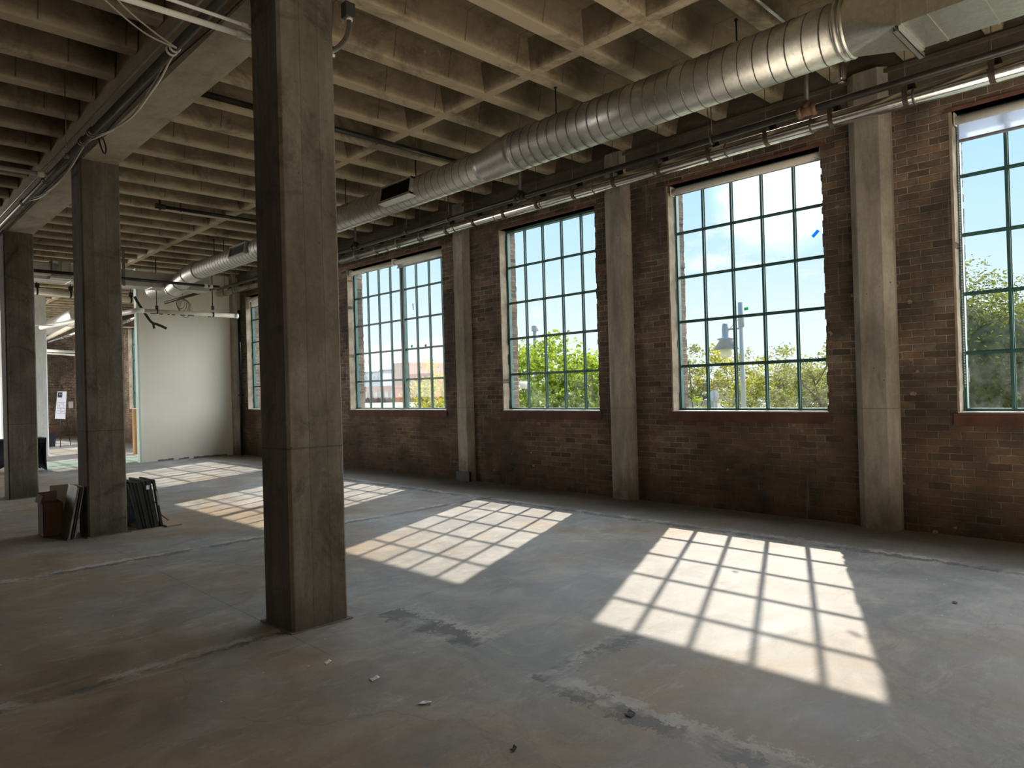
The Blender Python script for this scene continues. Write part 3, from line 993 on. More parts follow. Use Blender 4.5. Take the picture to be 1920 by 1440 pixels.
# side register in the far barrel
gy0, gy1 = 7.55, 8.27
ang = radians(22)
gc = Vector((DX, 0, ZF)) + Vector((-cos(ang), 0, -sin(ang) * -0.0)) * (RF + 0.005)
m = MB()
ax = Vector((0, 1, 0))
az = Vector((0.18, 0, 1)).normalized()
an = az.cross(ax).normalized()
if an.x > 0:
    an = -an
gc = Vector((DX - RF - 0.015, (gy0 + gy1) / 2, ZF + 0.012))
hw, hh = (gy1 - gy0) / 2, 0.118
for s_ in (-1, 1):
    m.obox(gc + az * s_ * (hh - 0.011) + an * 0.004, ax, az, an, hw, 0.011, 0.03)
    m.obox(gc + ax * s_ * (hw - 0.011) + an * 0.004, ax, az, an, 0.011, hh, 0.03)
m.obox(gc - an * 0.02 - az * (hh + 0.01), ax, az, an, hw + .004, 0.006, 0.06)
reg = m.build('air_register', GALV, root)
MB().obox(gc - an * 0.012, ax, az, an, hw - 0.02, hh - 0.02, 0.006).build('register_back', BLACK, reg)
m = MB()
for k in range(26):
    y = -hw + 0.03 + k * (2 * hw - 0.06) / 25
    m.obox(gc + ax * y + an * 0.008, Vector((0.4, 1, 0)), az, an, 0.002, hh - 0.02, 0.012)
m.build('register_fins', BLACK, reg)
# second register on the far run
gc2 = Vector((DX - RF - 0.012, 13.1, ZF + 0.02))
m = MB()
for s_ in (-1, 1):
    m.obox(gc2 + az * s_ * 0.10, ax, az, an, 0.36, 0.012, 0.03)
    m.obox(gc2 + ax * s_ * 0.35, ax, az, an, 0.012, 0.11, 0.03)
reg2 = m.build('air_register', GALV, root)
MB().obox(gc2, ax, az, an, 0.34, 0.095, 0.006).build('register_back', BLACK, reg2)
# duct hanger rods (parts of the duct run)
m_list = [(5.72, 5.02), (5.72, 9.33), (6.02, 7.95), (5.8, 11.9), (5.8, 14.6), (6.0, 14.6), (5.9, 3.0)]
for x, y in m_list:
    zt = ZN + 0.18 if y < 6 else ZF + 0.14
    m = MB().tube([(x, y, zt), (x, y, ZJ + 0.01)], 0.008, 8)
    m.lathe([(0.0, 0), (0.02, 0), (0.02, 0.01), (0, 0.01)], (x, y, ZJ - 0.012), (0, 0, 1), 10)
    m.build('hanger_rod', BLACK, root)

# ------------------------------------------------------------------ jacketed pipe along the wall with its hangers
PX, PZ, PR = 7.60, 4.322, 0.078
root = thing('insulated_pipe', (PX, 8, PZ), 'shiny aluminium-jacketed pipe running along the wall just above the windows', 'pipe')
MB().tube([(PX, YBACK + .3, PZ), (PX, 18.75, PZ)], PR, 32).build('jacket', JACKET, root)
for k in range(18):
    y = 1.05 + 0.99 * k
    MB().lathe([(PR, y - 0.012), (PR + 0.003, y - 0.008), (PR + 0.003, y + 0.008), (PR, y + 0.012)], (PX, 0, PZ), (0, 1, 0), 32).build('jacket_seam', SEAM, root)
MB().tube([(PX, 18.7, PZ), (PX, 18.915, PZ)], 0.05, 20).build('bare_pipe_end', CREAM, root)


def hanger(y, label):
    root = thing('pipe_hanger', (PX, y, PZ), label, 'pipe hanger', 'hangers of the jacketed pipe')
    w = 0.024
    m = MB()
    pts = [(PX - 0.088, PZ + 0.15), (PX - 0.086, PZ + 0.05)]
    for k in range(11):
        t = pi * 0.97 + pi * 0.62 * k / 10
        pts.append((PX + cos(t) * (PR + 0.006), PZ + sin(t) * (PR + 0.006)))
    for k in range(len(pts) - 1):
        (xa, za), (xb, zb) = pts[k], pts[k + 1]
        m.quad((xa, y - w, za), (xa, y + w, za), (xb, y + w, zb), (xb, y - w, zb), True)
        m.quad((xa - 0.004, y + w, za), (xa - 0.004, y - w, za), (xb - 0.004, y - w, zb), (xb - 0.004, y + w, zb), True)
        for s_ in (-1, 1):
            m.quad((xa, y + s_ * w, za), (xb, y + s_ * w, zb), (xb - 0.004, y + s_ * w, zb), (xa - 0.004, y + s_ * w, za))
    m.build('strap', STRAP, root)
    MB().tube([(PX - 0.09, y, PZ + 0.135), (PX + 0.05, y - 0.02, PZ + 0.125)], 0.009, 8).build('cross_bolt', BLACK, root)
    m = MB()
    m.prism([(-0.028, -0.05), (0.028, -0.05), (0.034, 0.0), (0.018, 0.055), (-0.02, 0.04)], (PX + 0.055, y - 0.012, PZ + 0.125), (PX + 0.115, y - 0.022, PZ + 0.125))
    m.build('clamp', BLACK, root)
    MB().tube([(PX - 0.05, y, PZ + 0.14), (PX - 0.05, y, ZJ + 0.005)], 0.0045, 6).build('threaded_rod', ROD, root)
    return root


places = ['first pipe hanger from the right picture edge, above the sheer shade window corner', 'second pipe hanger from the right, above the window corner right of the nearest pilaster',
          'pipe hanger just left of the nearest pale pilaster', 'pipe hanger above the near pane column of the street lamp window', 'pipe hanger above the middle of the street lamp window',
          'pipe hanger above the far corner of the street lamp window', 'pipe hanger right over the pilaster between the lamp window and the tree window', 'pipe hanger left of that pilaster, over the near corner of the tree window',
          'pipe hanger above the middle of the tree window', 'pipe hanger above the far corner of the tree window', 'pipe hanger over the pilaster left of the tree window', 'pipe hanger right above the pilaster end of the two-shade window',
          'pipe hanger over the lowered shade of the two-shade window', 'pipe hanger over the joint between the two shades', 'pipe hanger over the rolled-up far shade', 'pipe hanger closest to the right side of the nearest column, over the wide window']
h0 = None
for k in range(25):
    y = 1.40 + 0.708 * k
    if k < 16:
        lab = places[k]
    else:
        lab = ['pipe hanger hidden behind the nearest column', 'pipe hanger seen left of the nearest column close to the pilaster by the white partition'][k > 19]
    if h0 is None:
        h0 = hanger(y, lab)
    else:
        dup(h0, (PX, y, PZ), lab)

# black sprinkler main in front of the pipe
SX, SZ = 7.30, 4.385
root = thing('sprinkler_pipe', (SX, 8, SZ), 'black steel sprinkler main running in front of the jacketed pipe', 'pipe')
MB().tube([(SX, YBACK + .3, SZ + 0.02), (SX, 18.2, SZ - 0.02)], 0.038, 16).build('main_pipe', BLACKPIPE, root)
for y in (2.96, 7.15, 11.6):
    m = MB()
    m.tube([(SX, y - 0.10, SZ), (SX, y + 0.10, SZ)], 0.05, 16)
    m.lathe([(0.05, -0.10), (0.062, -0.09), (0.062, -0.06), (0.05, -0.05)], (SX, y, SZ), (0, 1, 0), 16)
    m.lathe([(0.05, 0.05), (0.062, 0.06), (0.062, 0.09), (0.05, 0.10)], (SX, y, SZ), (0, 1, 0), 16)
    m.tube([(SX, y, SZ), (SX, y, SZ + 0.09)], 0.045, 14)
    f = m.build('tee_fitting', BLACKPIPE if y > 3 else simple('rusty_fitting', (0.20, 0.12, 0.08), 0.6, 0.4, 0.3), root)
    MB().tube([(SX, y, SZ + 0.05), (SX, y, ZJ + 0.2)], 0.024, 12).build('riser', simple('grey_riser', (0.15, 0.14, 0.12), 0.5, 0.4), f)
for k, y in enumerate((4.05, 8.8, 9.95)):
    m = MB().tube([(SX, y, SZ + 0.03), (SX, y, ZJ)], 0.007, 8)
    m.lathe([(0.05, -0.012), (0.056, -0.012), (0.056, 0.012), (0.05, 0.012)], (SX, y, SZ), (0, 1, 0), 16)
    m.build('ring_hanger', ROD, root)
# sprinkler heads on the branch
for k, (px, py) in enumerate(((1577, 150), (847, 300))):
    p = at(px, py, 'x', 7.2)
    root = thing('fire_sprinkler', p, ['small chrome sprinkler head under a joist right of the tee fitting', 'small sprinkler head near the duct above the wide window'][k], 'sprinkler')
    m = MB()
    m.lathe([(0, 0), (0.03, 0), (0.03, 0.006), (0.012, 0.01), (0.012, 0.04), (0.018, 0.045), (0.018, 0.06), (0, 0.06)], p - Vector((0, 0, 0.03)), (0, 0, 1), 14)
    m.build('head_body', GALV, root)
    MB().tube([p + Vector((0, 0, 0.02)), Vector((p.x, p.y, ZJ + .02))], 0.012, 8).build('drop_nipple', BLACKPIPE, root)

# cross pipes under joists


def straight(name, a, b, r, mat, label, cat='pipe', n=12, fit=None, fmat=None):
    root = thing(name, a, label, cat)
    MB().tube([a, b], r, n).build('run', mat, root)
    if fit:
        a_, b_ = Vector(a), Vector(b)
        d = (b_ - a_).normalized()
        for t in fit:
            p = a_.lerp(b_, t)
            MB().tube([p - d * 0.035, p + d * 0.035], r * 1.35, n).build('coupling', fmat or mat, root)
    return root


o = straight('cross_pipe', (2.8, 7.46, 4.79), (6.9, 7.46, 4.79), 0.034, BLACKPIPE, 'black steel pipe crossing under the joists behind the nearest column')
o = straight('cross_pipe', (4.02, 12.32, 4.78), (6.9, 12.32, 4.78), 0.03, BLACK, 'thin black pipe with a capped end under the joists, between the two nearest columns')
m = MB()
m.tube([(4.02, 12.32, 4.72), (4.02, 12.32, 4.95)], 0.02, 8)
m.tube([(3.95, 12.32, 4.78), (4.1, 12.32, 4.78)], 0.045, 10)
m.build('end_cap', BLACK, o)
MB().tube([(4.35, 12.32, 4.74), (4.35, 12.32, 5.0)], 0.012, 8).build('ring_hanger', BLACK, o)
o = straight('cross_conduit', (5.0, 2.67, 4.80), (7.0, 2.67, 4.80), 0.016, GALV, 'bright steel conduit crossing above the duct at the top of the picture')

# ------------------------------------------------------------------ flexible conduit with box by the nearest column
p0 = Vector((3.22, 5.05, 4.84))
root = thing('junction_box', p0, 'grey junction box with a corrugated flexible conduit beside the nearest column top', 'junction box')
bx = at(654, 22, 'y', 5.0)
root.location = bx
MB().box(bx.x - 0.045, bx.x + 0.045, bx.y - 0.03, bx.y + 0.05, bx.z - 0.055, bx.z + 0.07).build('box_body', simple('box_grey', (0.10, 0.10, 0.09), 0.45, 0.5), root, 0.004)
MB().box(bx.x - 0.01, bx.x + 0.01, bx.y + 0.01, bx.y + 0.03, bx.z + 0.05, ZJ + 0.02).build('mounting_tab', GALV, root)
q = [Vector((bx.x, bx.y, bx.z - 0.05)), at(654, 50, 'y', 4.98), at(650, 68, 'y', 4.95), at(641, 82, 'y', 4.92), at(628, 93, 'y', 4.88), at(612, 98, 'y', 4.85)]
sp = smooth_path(q, 14)
rad = [0.0175 + 0.0035 * (k % 2) for k in range(len(sp))]
MB().tube(sp, 0.02, 14, radii=rad).build('flexible_conduit', GALV, root)
m = MB().lathe([(0.0, 0), (0.03, 0), (0.03, 0.02), (0, 0.02)], Vector((bx.x, bx.y, bx.z - 0.075)), (0, 0, 1), 14)
m.build('connector', WHITEP, root)

# ------------------------------------------------------------------ pipes and cables along the left face of the beam
BX = 2.045
straight('beam_conduit', (BX - 0.02, -2.0, 4.37), (BX - 0.05, 30.0, 4.36), 0.034, simple('dull_grey_pipe', (0.10, 0.095, 0.085), 0.4, 0.5), 'dark steel pipe running along the left side of the ceiling beam', 'pipe')
straight('thin_conduit', (BX - 0.09, -2.0, 4.42), (BX - 0.11, 30.0, 4.41), 0.012, simple('grey_conduit', (0.30, 0.29, 0.27), 0.4, 0.4), 'thin grey conduit just left of the dark beam pipe', 'conduit')
# taut thin cable
r_ = thing('black_cable', (2.12, 5, 4.39), 'thin black cable strung along the beam arris', 'cable')
pts = [Vector((2.13 + 0.012 * sin(k * 1.7), -1 + k * 1.2, 4.395 + 0.012 * sin(k * 2.3))) for k in range(24)]
MB().tube(smooth_path(pts, 4), 0.008, 6).build('strand', BLACK, r_)
# pale cable pair: in mid-air from upper left to the pipe, then draped along the beam
t0 = at(331, 90, 'z', 4.31)
for k, (pa, lab) in enumerate((((195, -2), 'pale cable hanging free from the upper left edge to the beam pipe, lower of two'), ((221, 0), 'pale cable hanging free from the upper left edge to the beam pipe, upper of two'))):
    a = at(pa[0], pa[1], 'z', 4.62)
    mid = a.lerp(t0, 0.55) - Vector((0, 0, 0.05 - 0.03 * k))
    r_ = thing('hanging_cable', t0, lab, 'cable', 'pale cables over the left bay')
    ext = a + (a - t0) * 0.8 + Vector((0, 0, 0.15))
    MB().tube(smooth_path([ext, a, mid, t0], 8), 0.0065, 6).build('strand', CABLEW, r_)
drp = [(333, 90), (318, 115), (300, 150), (280, 178), (258, 208), (235, 228), (205, 247), (186, 256), (164, 266), (150, 286), (132, 316), (112, 340), (92, 358), (80, 368), (66, 374), (50, 378), (40, 388), (28, 402), (12, 414), (-4, 424)]
r_ = thing('draped_cable', t0, 'pale cable bundle drooping along the left edge of the ceiling beam', 'cable')
pts = [at(px, py, 'x', 2.10 - 0.02 * (k % 3)) for k, (px, py) in enumerate(drp)]
MB().tube(smooth_path(pts, 5), 0.009, 6).build('strand', CABLEW, r_)
MB().tube(smooth_path([p + Vector((-0.02, 0.01, 0.02 * sin(k))) for k, p in enumerate(pts)], 5), 0.006, 6).build('second_strand', simple('grey_cable', (0.30, 0.27, 0.23), 0.5), r_)
r_ = thing('cable_loop', at(190, 258, 'x', 2.1), 'black cable loop hanging under the beam near the second column top', 'cable')
lp = [at(px, py, 'x', 2.11) for px, py in ((184, 256), (187, 268), (191, 280), (196, 288), (198.5, 284), (198, 274), (194, 262), (189, 256))]
MB().tube(smooth_path(lp, 5), 0.008, 8).build('strand', BLACK, r_)
# clips with ties
for k, (px, py) in enumerate(((333, 90), (180, 246), (163, 264), (92, 332), (50, 372))):
    p = at(px, py, 'x', 2.05)
    r_ = thing('pipe_clip', p, ['wire-tied clip where the two free cables meet the beam pipe', 'dark band clip on the beam pipe above the cable loop', 'dark band clip on the beam pipe left of the cable loop', 'clip on the beam pipe by the end of the grey cross conduit', 'clip on the beam pipe above the third column'][k], 'clip')
    m = MB()
    for dy in (-0.04, 0.03):
        m.lathe([(0.036, dy - 0.008), (0.046, dy - 0.008), (0.046, dy + 0.008), (0.036, dy + 0.008)], (BX - 0.03, p.y, 4.367), (0, 1, 0), 14)
    m.build('band', CABLEW if k == 0 else STRAP, r_)
# white pipes crossing under the beam at the top left
ya = at(300, 25, 'z', 4.25)
o = straight('white_pipe', (-1.5, 5.19, 4.24), (2.9, 4.955, 4.25), 0.022, WHITEPIPE, 'thick white pipe crossing under the beam at the top left', 'pipe', 14, (0.845,))
o = straight('white_pipe', (-1.5, 4.88, 4.24), (2.9, 4.84, 4.25), 0.0125, WHITEPIPE, 'thin white pipe parallel to and above the thick one at the top left', 'pipe', 12, (0.84,))
o = straight('grey_conduit', (-2.0, 9.80, 4.30), (1.93, 9.80, 4.30), 0.026, simple('pale_grey_conduit', (0.34, 0.32, 0.28), 0.45, 0.3), 'grey conduit with an end fitting reaching the beam from the left edge', 'conduit', 14, (0.985,), CREAM)
# sprinkler drop rod on the left
p = at(121, 145, 'z', ZJ)
r_ = thing('sprinkler_drop', p, 'thin dark rod with a small sprinkler fitting hanging in the dark left bay', 'sprinkler')
zb = at(121, 290, 'y', p.y).z
MB().tube([p, (p.x, p.y, zb)], 0.0055, 6).build('rod', ROD, r_)
MB().lathe([(0, 0), (0.02, 0.0), (0.025, 0.01), (0.01, 0.03), (0.016, 0.045), (0, 0.05)], (p.x, p.y, zb - 0.03), (0, 0, 1), 12).build('fitting', ROD, r_)

# ------------------------------------------------------------------ services at the far end
root = thing('cross_duct', (4.6, 17.25, 4.3), 'rectangular galvanised duct crossing in front of the white partition', 'duct')
MB().box(1.9, 6.62, 17.0, 17.5, 4.12, 4.46).build('casing', GALV, root)
for x in (2.6, 3.75, 4.55, 5.35, 6.1):
    MB().box(x - 0.012, x + 0.012, 16.985, 17.515, 4.105, 4.475).build('standing_seam', GALV, root)
for x in (4.3, 4.75):
    MB().box(x - 0.03, x + 0.03, 16.97, 16.98, 4.1, ZSL).build('strap_hanger', simple('strap_galv', (0.22, 0.22, 0.21), 0.5, 0.5), root)
root = thing('air_handler', (3.55, 16.9, 4.35), 'boxy grey air unit with a small green label hanging between the second and third columns', 'air unit')
c0 = at(97, 487, 'y', 16.85)
c1 = at(128, 519, 'y', 16.85)
MB().box(c0.x, c1.x + 0.06, 16.85, 17.35, c1.z, c0.z).build('cabinet', simple('unit_grey', (0.34, 0.33, 0.29), 0.5, 0.2), root, 0.01)
MB().box(c0.x - 0.02, c1.x + 0.1, 16.83, 17.4, c1.z - 0.05, c1.z).build('drain_pan', GALV, root)
a = at(103, 496, 'y', 16.84)
MB().box(a.x, a.x + 0.075, 16.838, 16.848, a.z - 0.03, a.z).build('green_label', simple('label_green', (0.10, 0.33, 0.08), 0.6), root)
a = at(115, 492, 'y', 16.84)
MB().box(a.x, a.x + 0.12, 16.838, 16.848, a.z - 0.19, a.z).build('access_panel', simple('kraft', (0.50, 0.42, 0.30), 0.7), root)
a = at(98, 488.5, 'y', 16.84)
MB().box(a.x + 0.01, a.x + 0.10, 16.838, 16.848, a.z - 0.05, a.z).build('nameplate', PAPER, root)
MB().box(2.2, c0.x, 16.95, 17.25, c1.z + 0.08, c0.z - 0.06).build('supply_duct', GALV, root)
MB().tube([(2.0, 16.9, c1.z + 0.02), (c0.x, 16.9, c1.z + 0.02)], 0.03, 12).build('refrigerant_line', WHITEPIPE, root)

straight('cross_pipe', (2.0, 15.0, 3.97), (6.05, 15.0, 3.93), 0.032, BLACKPIPE, 'long dark sprinkler branch crossing in front of the far rectangular duct', 'pipe', 12, (0.93, 0.955), WHITEP)
# white pipe in front of the partition with two hangers
YP = 17.5
wl, wr = at(258, 582, 'y', YP), at(444, 592.5, 'y', YP)
root = thing('white_drain_pipe', wl, 'long white plastic pipe with small dark print hanging in front of the white partition', 'pipe')
MB().tube([wl, wr], 0.052, 18).build('run', CREAM, root)
MB().tube([wr - Vector((0.06, 0, 0)), wr + Vector((0.03, 0, 0))], 0.06, 18).build('end_coupling', WHITEPIPE, root)
MB().tube(smooth_path([wl + Vector((0.12, 0, 0)), wl, wl + Vector((-0.13, 0.2, -0.03)), wl + Vector((-0.5, 1.6, -0.06)), wl + Vector((-1.1, 4.2, -0.1))], 5), 0.056, 16).build('elbow_run', WHITEPIPE, root)
m = MB()
for k, (px, w) in enumerate(((282, 10), (298, 8), (314, 4), (322, 7), (338, 9), (352, 13), (390, 7))):
    p = at(px, 588 + (px - 282) * 0.055, 'y', YP - 0.054)
    m.box(p.x, p.x + w * 0.0115, YP - 0.056, YP - 0.05, p.z - 0.008, p.z + 0.012)
m.build('print_marks', INK, root)
for px, pt, lab in ((294, 552, 0), (399, 545, 1)):
    p = at(px, 585, 'y', YP)
    m = MB().tube([(p.x, YP, p.z + 0.07), (p.x, YP, ZJ)], 0.011, 8)
    m.lathe([(0.055, -0.015), (0.065, -0.015), (0.065, 0.015), (0.055, 0.015)], (p.x, YP, wl.lerp(wr, (p.x - wl.x) / (wr.x - wl.x)).z), (1, 0, 0), 18)
    m.box(p.x - 0.03, p.x + 0.03, YP - 0.02, YP + 0.02, p.z + 0.05, p.z + 0.15)
    m.build('clevis_hanger', BLACK, root)
# dark open pipe with a coil of wire
a, b2 = at(309, 568, 'y', 18.1), at(408, 539, 'y', 17.2)
root = thing('capped_pipe', a, 'dark brown pipe stub slanting across the white partition with a wire coil on it', 'pipe')
MB().tube([a, b2], 0.034, 14).build('run', simple('rust_brown_pipe', (0.075, 0.05, 0.045), 0.5, 0.3), root)
c = at(341, 569, 'y', 17.95)
root = thing('wire_coil', c, 'loose coil of thin dark wire hanging from the slanting brown pipe', 'wire')
m = MB()
for k in range(5):
    pts = [c + Vector(((0.20 - 0.02 * k) * cos(t) * (0.5 + 0.15 * k) + 0.04 * k - 0.05, 0.03 * k - 0.05, (0.14 + 0.02 * k) * sin(t) - 0.03 * k)) for t in [2 * pi * j / 20 for j in range(21)]]
    m.tube(pts, 0.006, 5)
m.tube([c + Vector((0.02, 0, 0.1)), c + Vector((0.02, 0, 0.42))], 0.006, 5)
m.build('strand', BLACK, root)
# black forked hose
root = thing('forked_hose', at(285, 600, 'y', 18.3), 'black foam-wrapped hose ending in a fork in front of the white partition', 'hose')
ys_ = [at(px, py, 'y', 18.3) for px, py in ((252, 556), (260, 570), (272, 588), (284, 604), (294, 608), (304, 612), (312, 616))]
MB().tube(smooth_path(ys_, 4), 0.032, 12).build('main_hose', BLACK, root)
MB().tube([at(286, 605, 'y', 18.3), at(288, 610, 'y', 18.3), at(289, 616, 'y', 18.3)], 0.028, 10).build('short_branch', BLACK, root)

# far room services
o = straight('jacketed_pipe', at(60, 545, 'y', 20.5), at(257, 563.5, 'y', 20.5), 0.085, CREAM, 'bright jacketed pipe crossing between the second and third columns', 'pipe', 20)
for px in (69, 132, 245):
    p = at(px, 545 + (px - 60) * 0.094, 'y', 20.5)
    m = MB().lathe([(0.088, -0.02), (0.096, -0.02), (0.096, 0.02), (0.088, 0.02)], p, (1, 0, 0), 20)
    m.box(p.x - 0.05, p.x + 0.05, 20.46, 20.54, p.z + 0.08, p.z + 0.2)
    m.tube([p + Vector((0, 0, 0.15)), Vector((p.x, p.y, ZJ))], 0.012, 6)
    m.build('clevis_hanger', BLACK, o)
straight('cross_pipe', at(60, 524, 'y', 20.2), at(140, 530, 'y', 20.2), 0.03, simple('brown_pipe', (0.16, 0.09, 0.07), 0.5, 0.2), 'reddish pipe above the bright jacketed pipe between the columns', 'pipe')
straight('white_conduit', at(66, 610, 'y', 21), at(266, 614, 'y', 21), 0.012, WHITEPIPE, 'thin white conduit line crossing the far room in front of the white column', 'conduit')
straight('white_pipe', at(84, 657, 'y', 30), at(140, 660, 'y', 30), 0.05, WHITEPIPE, 'white horizontal pipe above the easel in the far room, upper of two', 'pipe', 14)
straight('white_pipe', at(84, 662, 'y', 31), at(140, 666, 'y', 31), 0.035, WHITEPIPE, 'white horizontal pipe above the easel in the far room, lower of two', 'pipe', 14)
root = thing('far_duct', (5.5, 27, 4.2), 'big grey round duct seen between columns in the far room', 'duct')
MB().tube([at(150, 588, 'y', 24.0), at(112, 606, 'y', 27.5), at(86, 618, 'y', 31)], 0.27, 24).build('barrel', GALV, root)
straight('white_pipe', at(86, 636, 'y', 31), at(150, 604, 'y', 23.5), 0.07, CREAM, 'cream wrapped pipe running away under the big duct in the far room', 'pipe', 14)
straight('white_pipe', at(92, 641, 'y', 32), at(150, 622, 'y', 25), 0.05, JACKET, 'shiny jacketed pipe running away below the cream pipe in the far room', 'pipe', 14)
straight('jacketed_pipe', at(228, 606, 'y', 24), at(258, 594, 'y', 20.5), 0.05, JACKET, 'short shiny pipe slanting up to the left end of the white drain pipe', 'pipe', 14)

# ------------------------------------------------------------------ floor items around the second column
root = thing('cardboard_box', (1.93, 9.95, 0), 'open brown cardboard box on the floor left of the second column', 'box')
x0, x1, y0, y1, h = 1.80, 2.0, 9.72, 10.0, 0.40
m = MB()
m.box(x0, x0 + .006, y0, y1, 0, h)
m.box(x1 - .006, x1, y0, y1, 0, h)
m.box(x0, x1, y0, y0 + .006, 0, h)
m.box(x0, x1, y1 - .006, y1, 0, h)
m.box(x0, x1, y0, y1, 0, 0.006)
m.build('carton', CARD, root)
m = MB()
m.obox((x0 - 0.012, (y0 + y1) / 2, h + 0.045), (0.3, 0, 1), (0, 1, 0), (1, 0, -0.3), 0.05, (y1 - y0) / 2, 0.003)
m.build('flap', CARD, root)
m = MB()
m.obox(((x0 + x1) / 2, y1 + 0.012, h + 0.05), (1, 0, 0), (0, 0.2, 1), (0, 1, -0.2), (x1 - x0) / 2, 0.055, 0.003)
m.build('flap', CARD, root)
root = thing('cardboard_sheet', (2.02, 10.1, 0), 'flat tan cardboard sheet standing behind the open box by the second column', 'cardboard')
MB().obox((2.05, 10.12, 0.28), (1, 0, 0), (0, 1, 0), (0, 0, 1), 0.10, 0.008, 0.28).build('sheet', simple('dull_tan_card', (0.22, 0.17, 0.11), 0.85), root)


def lean(name, xb, xt, y0, y1, h, t, mat, label, cat, group, frame=0.0):
    root = thing(name, (xb, (y0 + y1) / 2, 0), label, cat, group)
    d = Vector((xt - xb, 0, h)).normalized()
    n = Vector((d.z, 0, -d.x))
    L = math.sqrt((xt - xb) ** 2 + h * h)
    c = Vector((xb, (y0 + y1) / 2, 0)) + d * L / 2 + n * t / 2 + Vector((0, 0, abs(n.z) * t * 0.5 + 0.002))
    ay = Vector((0, 1, 0))
    if frame:
        for s_ in (-1, 1):
            MB().obox(c + ay * s_ * ((y1 - y0) / 2 - frame / 2), d, ay, n, L / 2, frame / 2, t / 2).build('stile', mat, root)
        for s_ in (-1, 1):
            MB().obox(c + d * s_ * (L / 2 - frame / 2), d, ay, n, frame / 2, (y1 - y0) / 2 - frame, t / 2).build('rail', mat, root)
        MB().obox(c, d, ay, n, 0.008, (y1 - y0) / 2 - frame, t / 3).build('glazing_bar', mat, root)
    else:
        MB().obox(c, d, ay, n, L / 2, (y1 - y0) / 2, t / 2).build('sheet', mat, root, 0.003)
        m = MB()
        for s_ in (-1, 1):
            m.obox(c + d * s_ * (L / 2 - 0.006) - n * 0.002, d, ay, n, 0.008, (y1 - y0) / 2, t / 2 + 0.004)
        m.build('folded_edge', mat, root)
    return root


g = 'grey panels leaning on the second column'
lean('leaning_sheet', 1.955, 2.065, 9.30, 9.72, 0.60, 0.022, PANELM, 'scuffed grey metal panel leaning on the second column, outermost of three', 'panel', g)
lean('leaning_sheet', 1.990, 2.098, 9.31, 9.72, 0.585, 0.016, SASHM, 'dark thin panel leaning on the second column, middle of three', 'panel', g)
lean('leaning_sheet', 2.020, 2.125, 9.32, 9.70, 0.59, 0.016, PANELM, 'grey panel leaning on the second column, innermost against the concrete', 'panel', g)
g = 'dark sash frames leaning in a row on the second column'
fr_lab = ['dark green window sash against the column, innermost of the leaning row', 'dark green window sash, second out from the column', 'dark green window sash, third out from the column', 'dark green window sash, fourth out from the column',
          'dark green window sash, fifth out from the column', 'dark green window sash, sixth out from the column', 'dark green window sash, seventh out from the column', 'dark green window sash, eighth out, with a pale tag near its top', 'dark green window sash, outermost and tallest of the leaning row']
for k in range(9):
    xb = 2.70 + 0.031 * k + (0.012 if k == 8 else 0)
    xt = 2.578 + 0.036 * k + (0.012 if k == 8 else 0)
    f = lean('window_sash', xb, xt, 9.30 + 0.012 * ((k * 5) % 3), 9.86, 0.56 + 0.008 * ((k * 7) % 4) + (0.02 if k == 8 else 0), 0.024, SASHM, fr_lab[k], 'window sash', g, 0.05)
    if k == 7:
        MB().box(xt - 0.035, xt + 0.0, 9.292, 9.302, 0.48, 0.53).build('tag', PAPER, f)
    if k == 8:
        MB().obox((xt + 0.045, 9.296, 0.36), (-0.12, 0, 1), (0, 1, 0), (1, 0, 0.12), 0.09, 0.004, 0.012).build('tape_strip', simple('pale_tape', (0.36, 0.33, 0.33), 0.6), f)
root = thing('wood_plank', (3.02, 9.35, 0), 'short pale wooden plank lying at the foot of the leaning sashes', 'plank')
MB().box(2.99, 3.17, 9.20, 9.50, 0.0, 0.018).build('board', WOOD, root, 0.003)
root = thing('red_stick', (3.0, 9.55, 0), 'thin reddish stick leaning beside the plank by the sashes', 'stick')
MB().tube([(3.12, 9.52, 0.03), (3.0, 9.56, 0.15)], 0.010, 8).build('shaft', REDW, root)
root = thing('glass_sheet', (2.72, 9.75, 0), 'pale sheet leaning behind the sashes at the second column', 'sheet')
MB().obox((2.64, 9.95, 0.14), (1, 0, 0), (0, 1, 0.1), (0, -0.1, 1), 0.07, 0.004, 0.14).build('sheet', simple('grey_sheet', (0.30, 0.32, 0.36), 0.3), root)

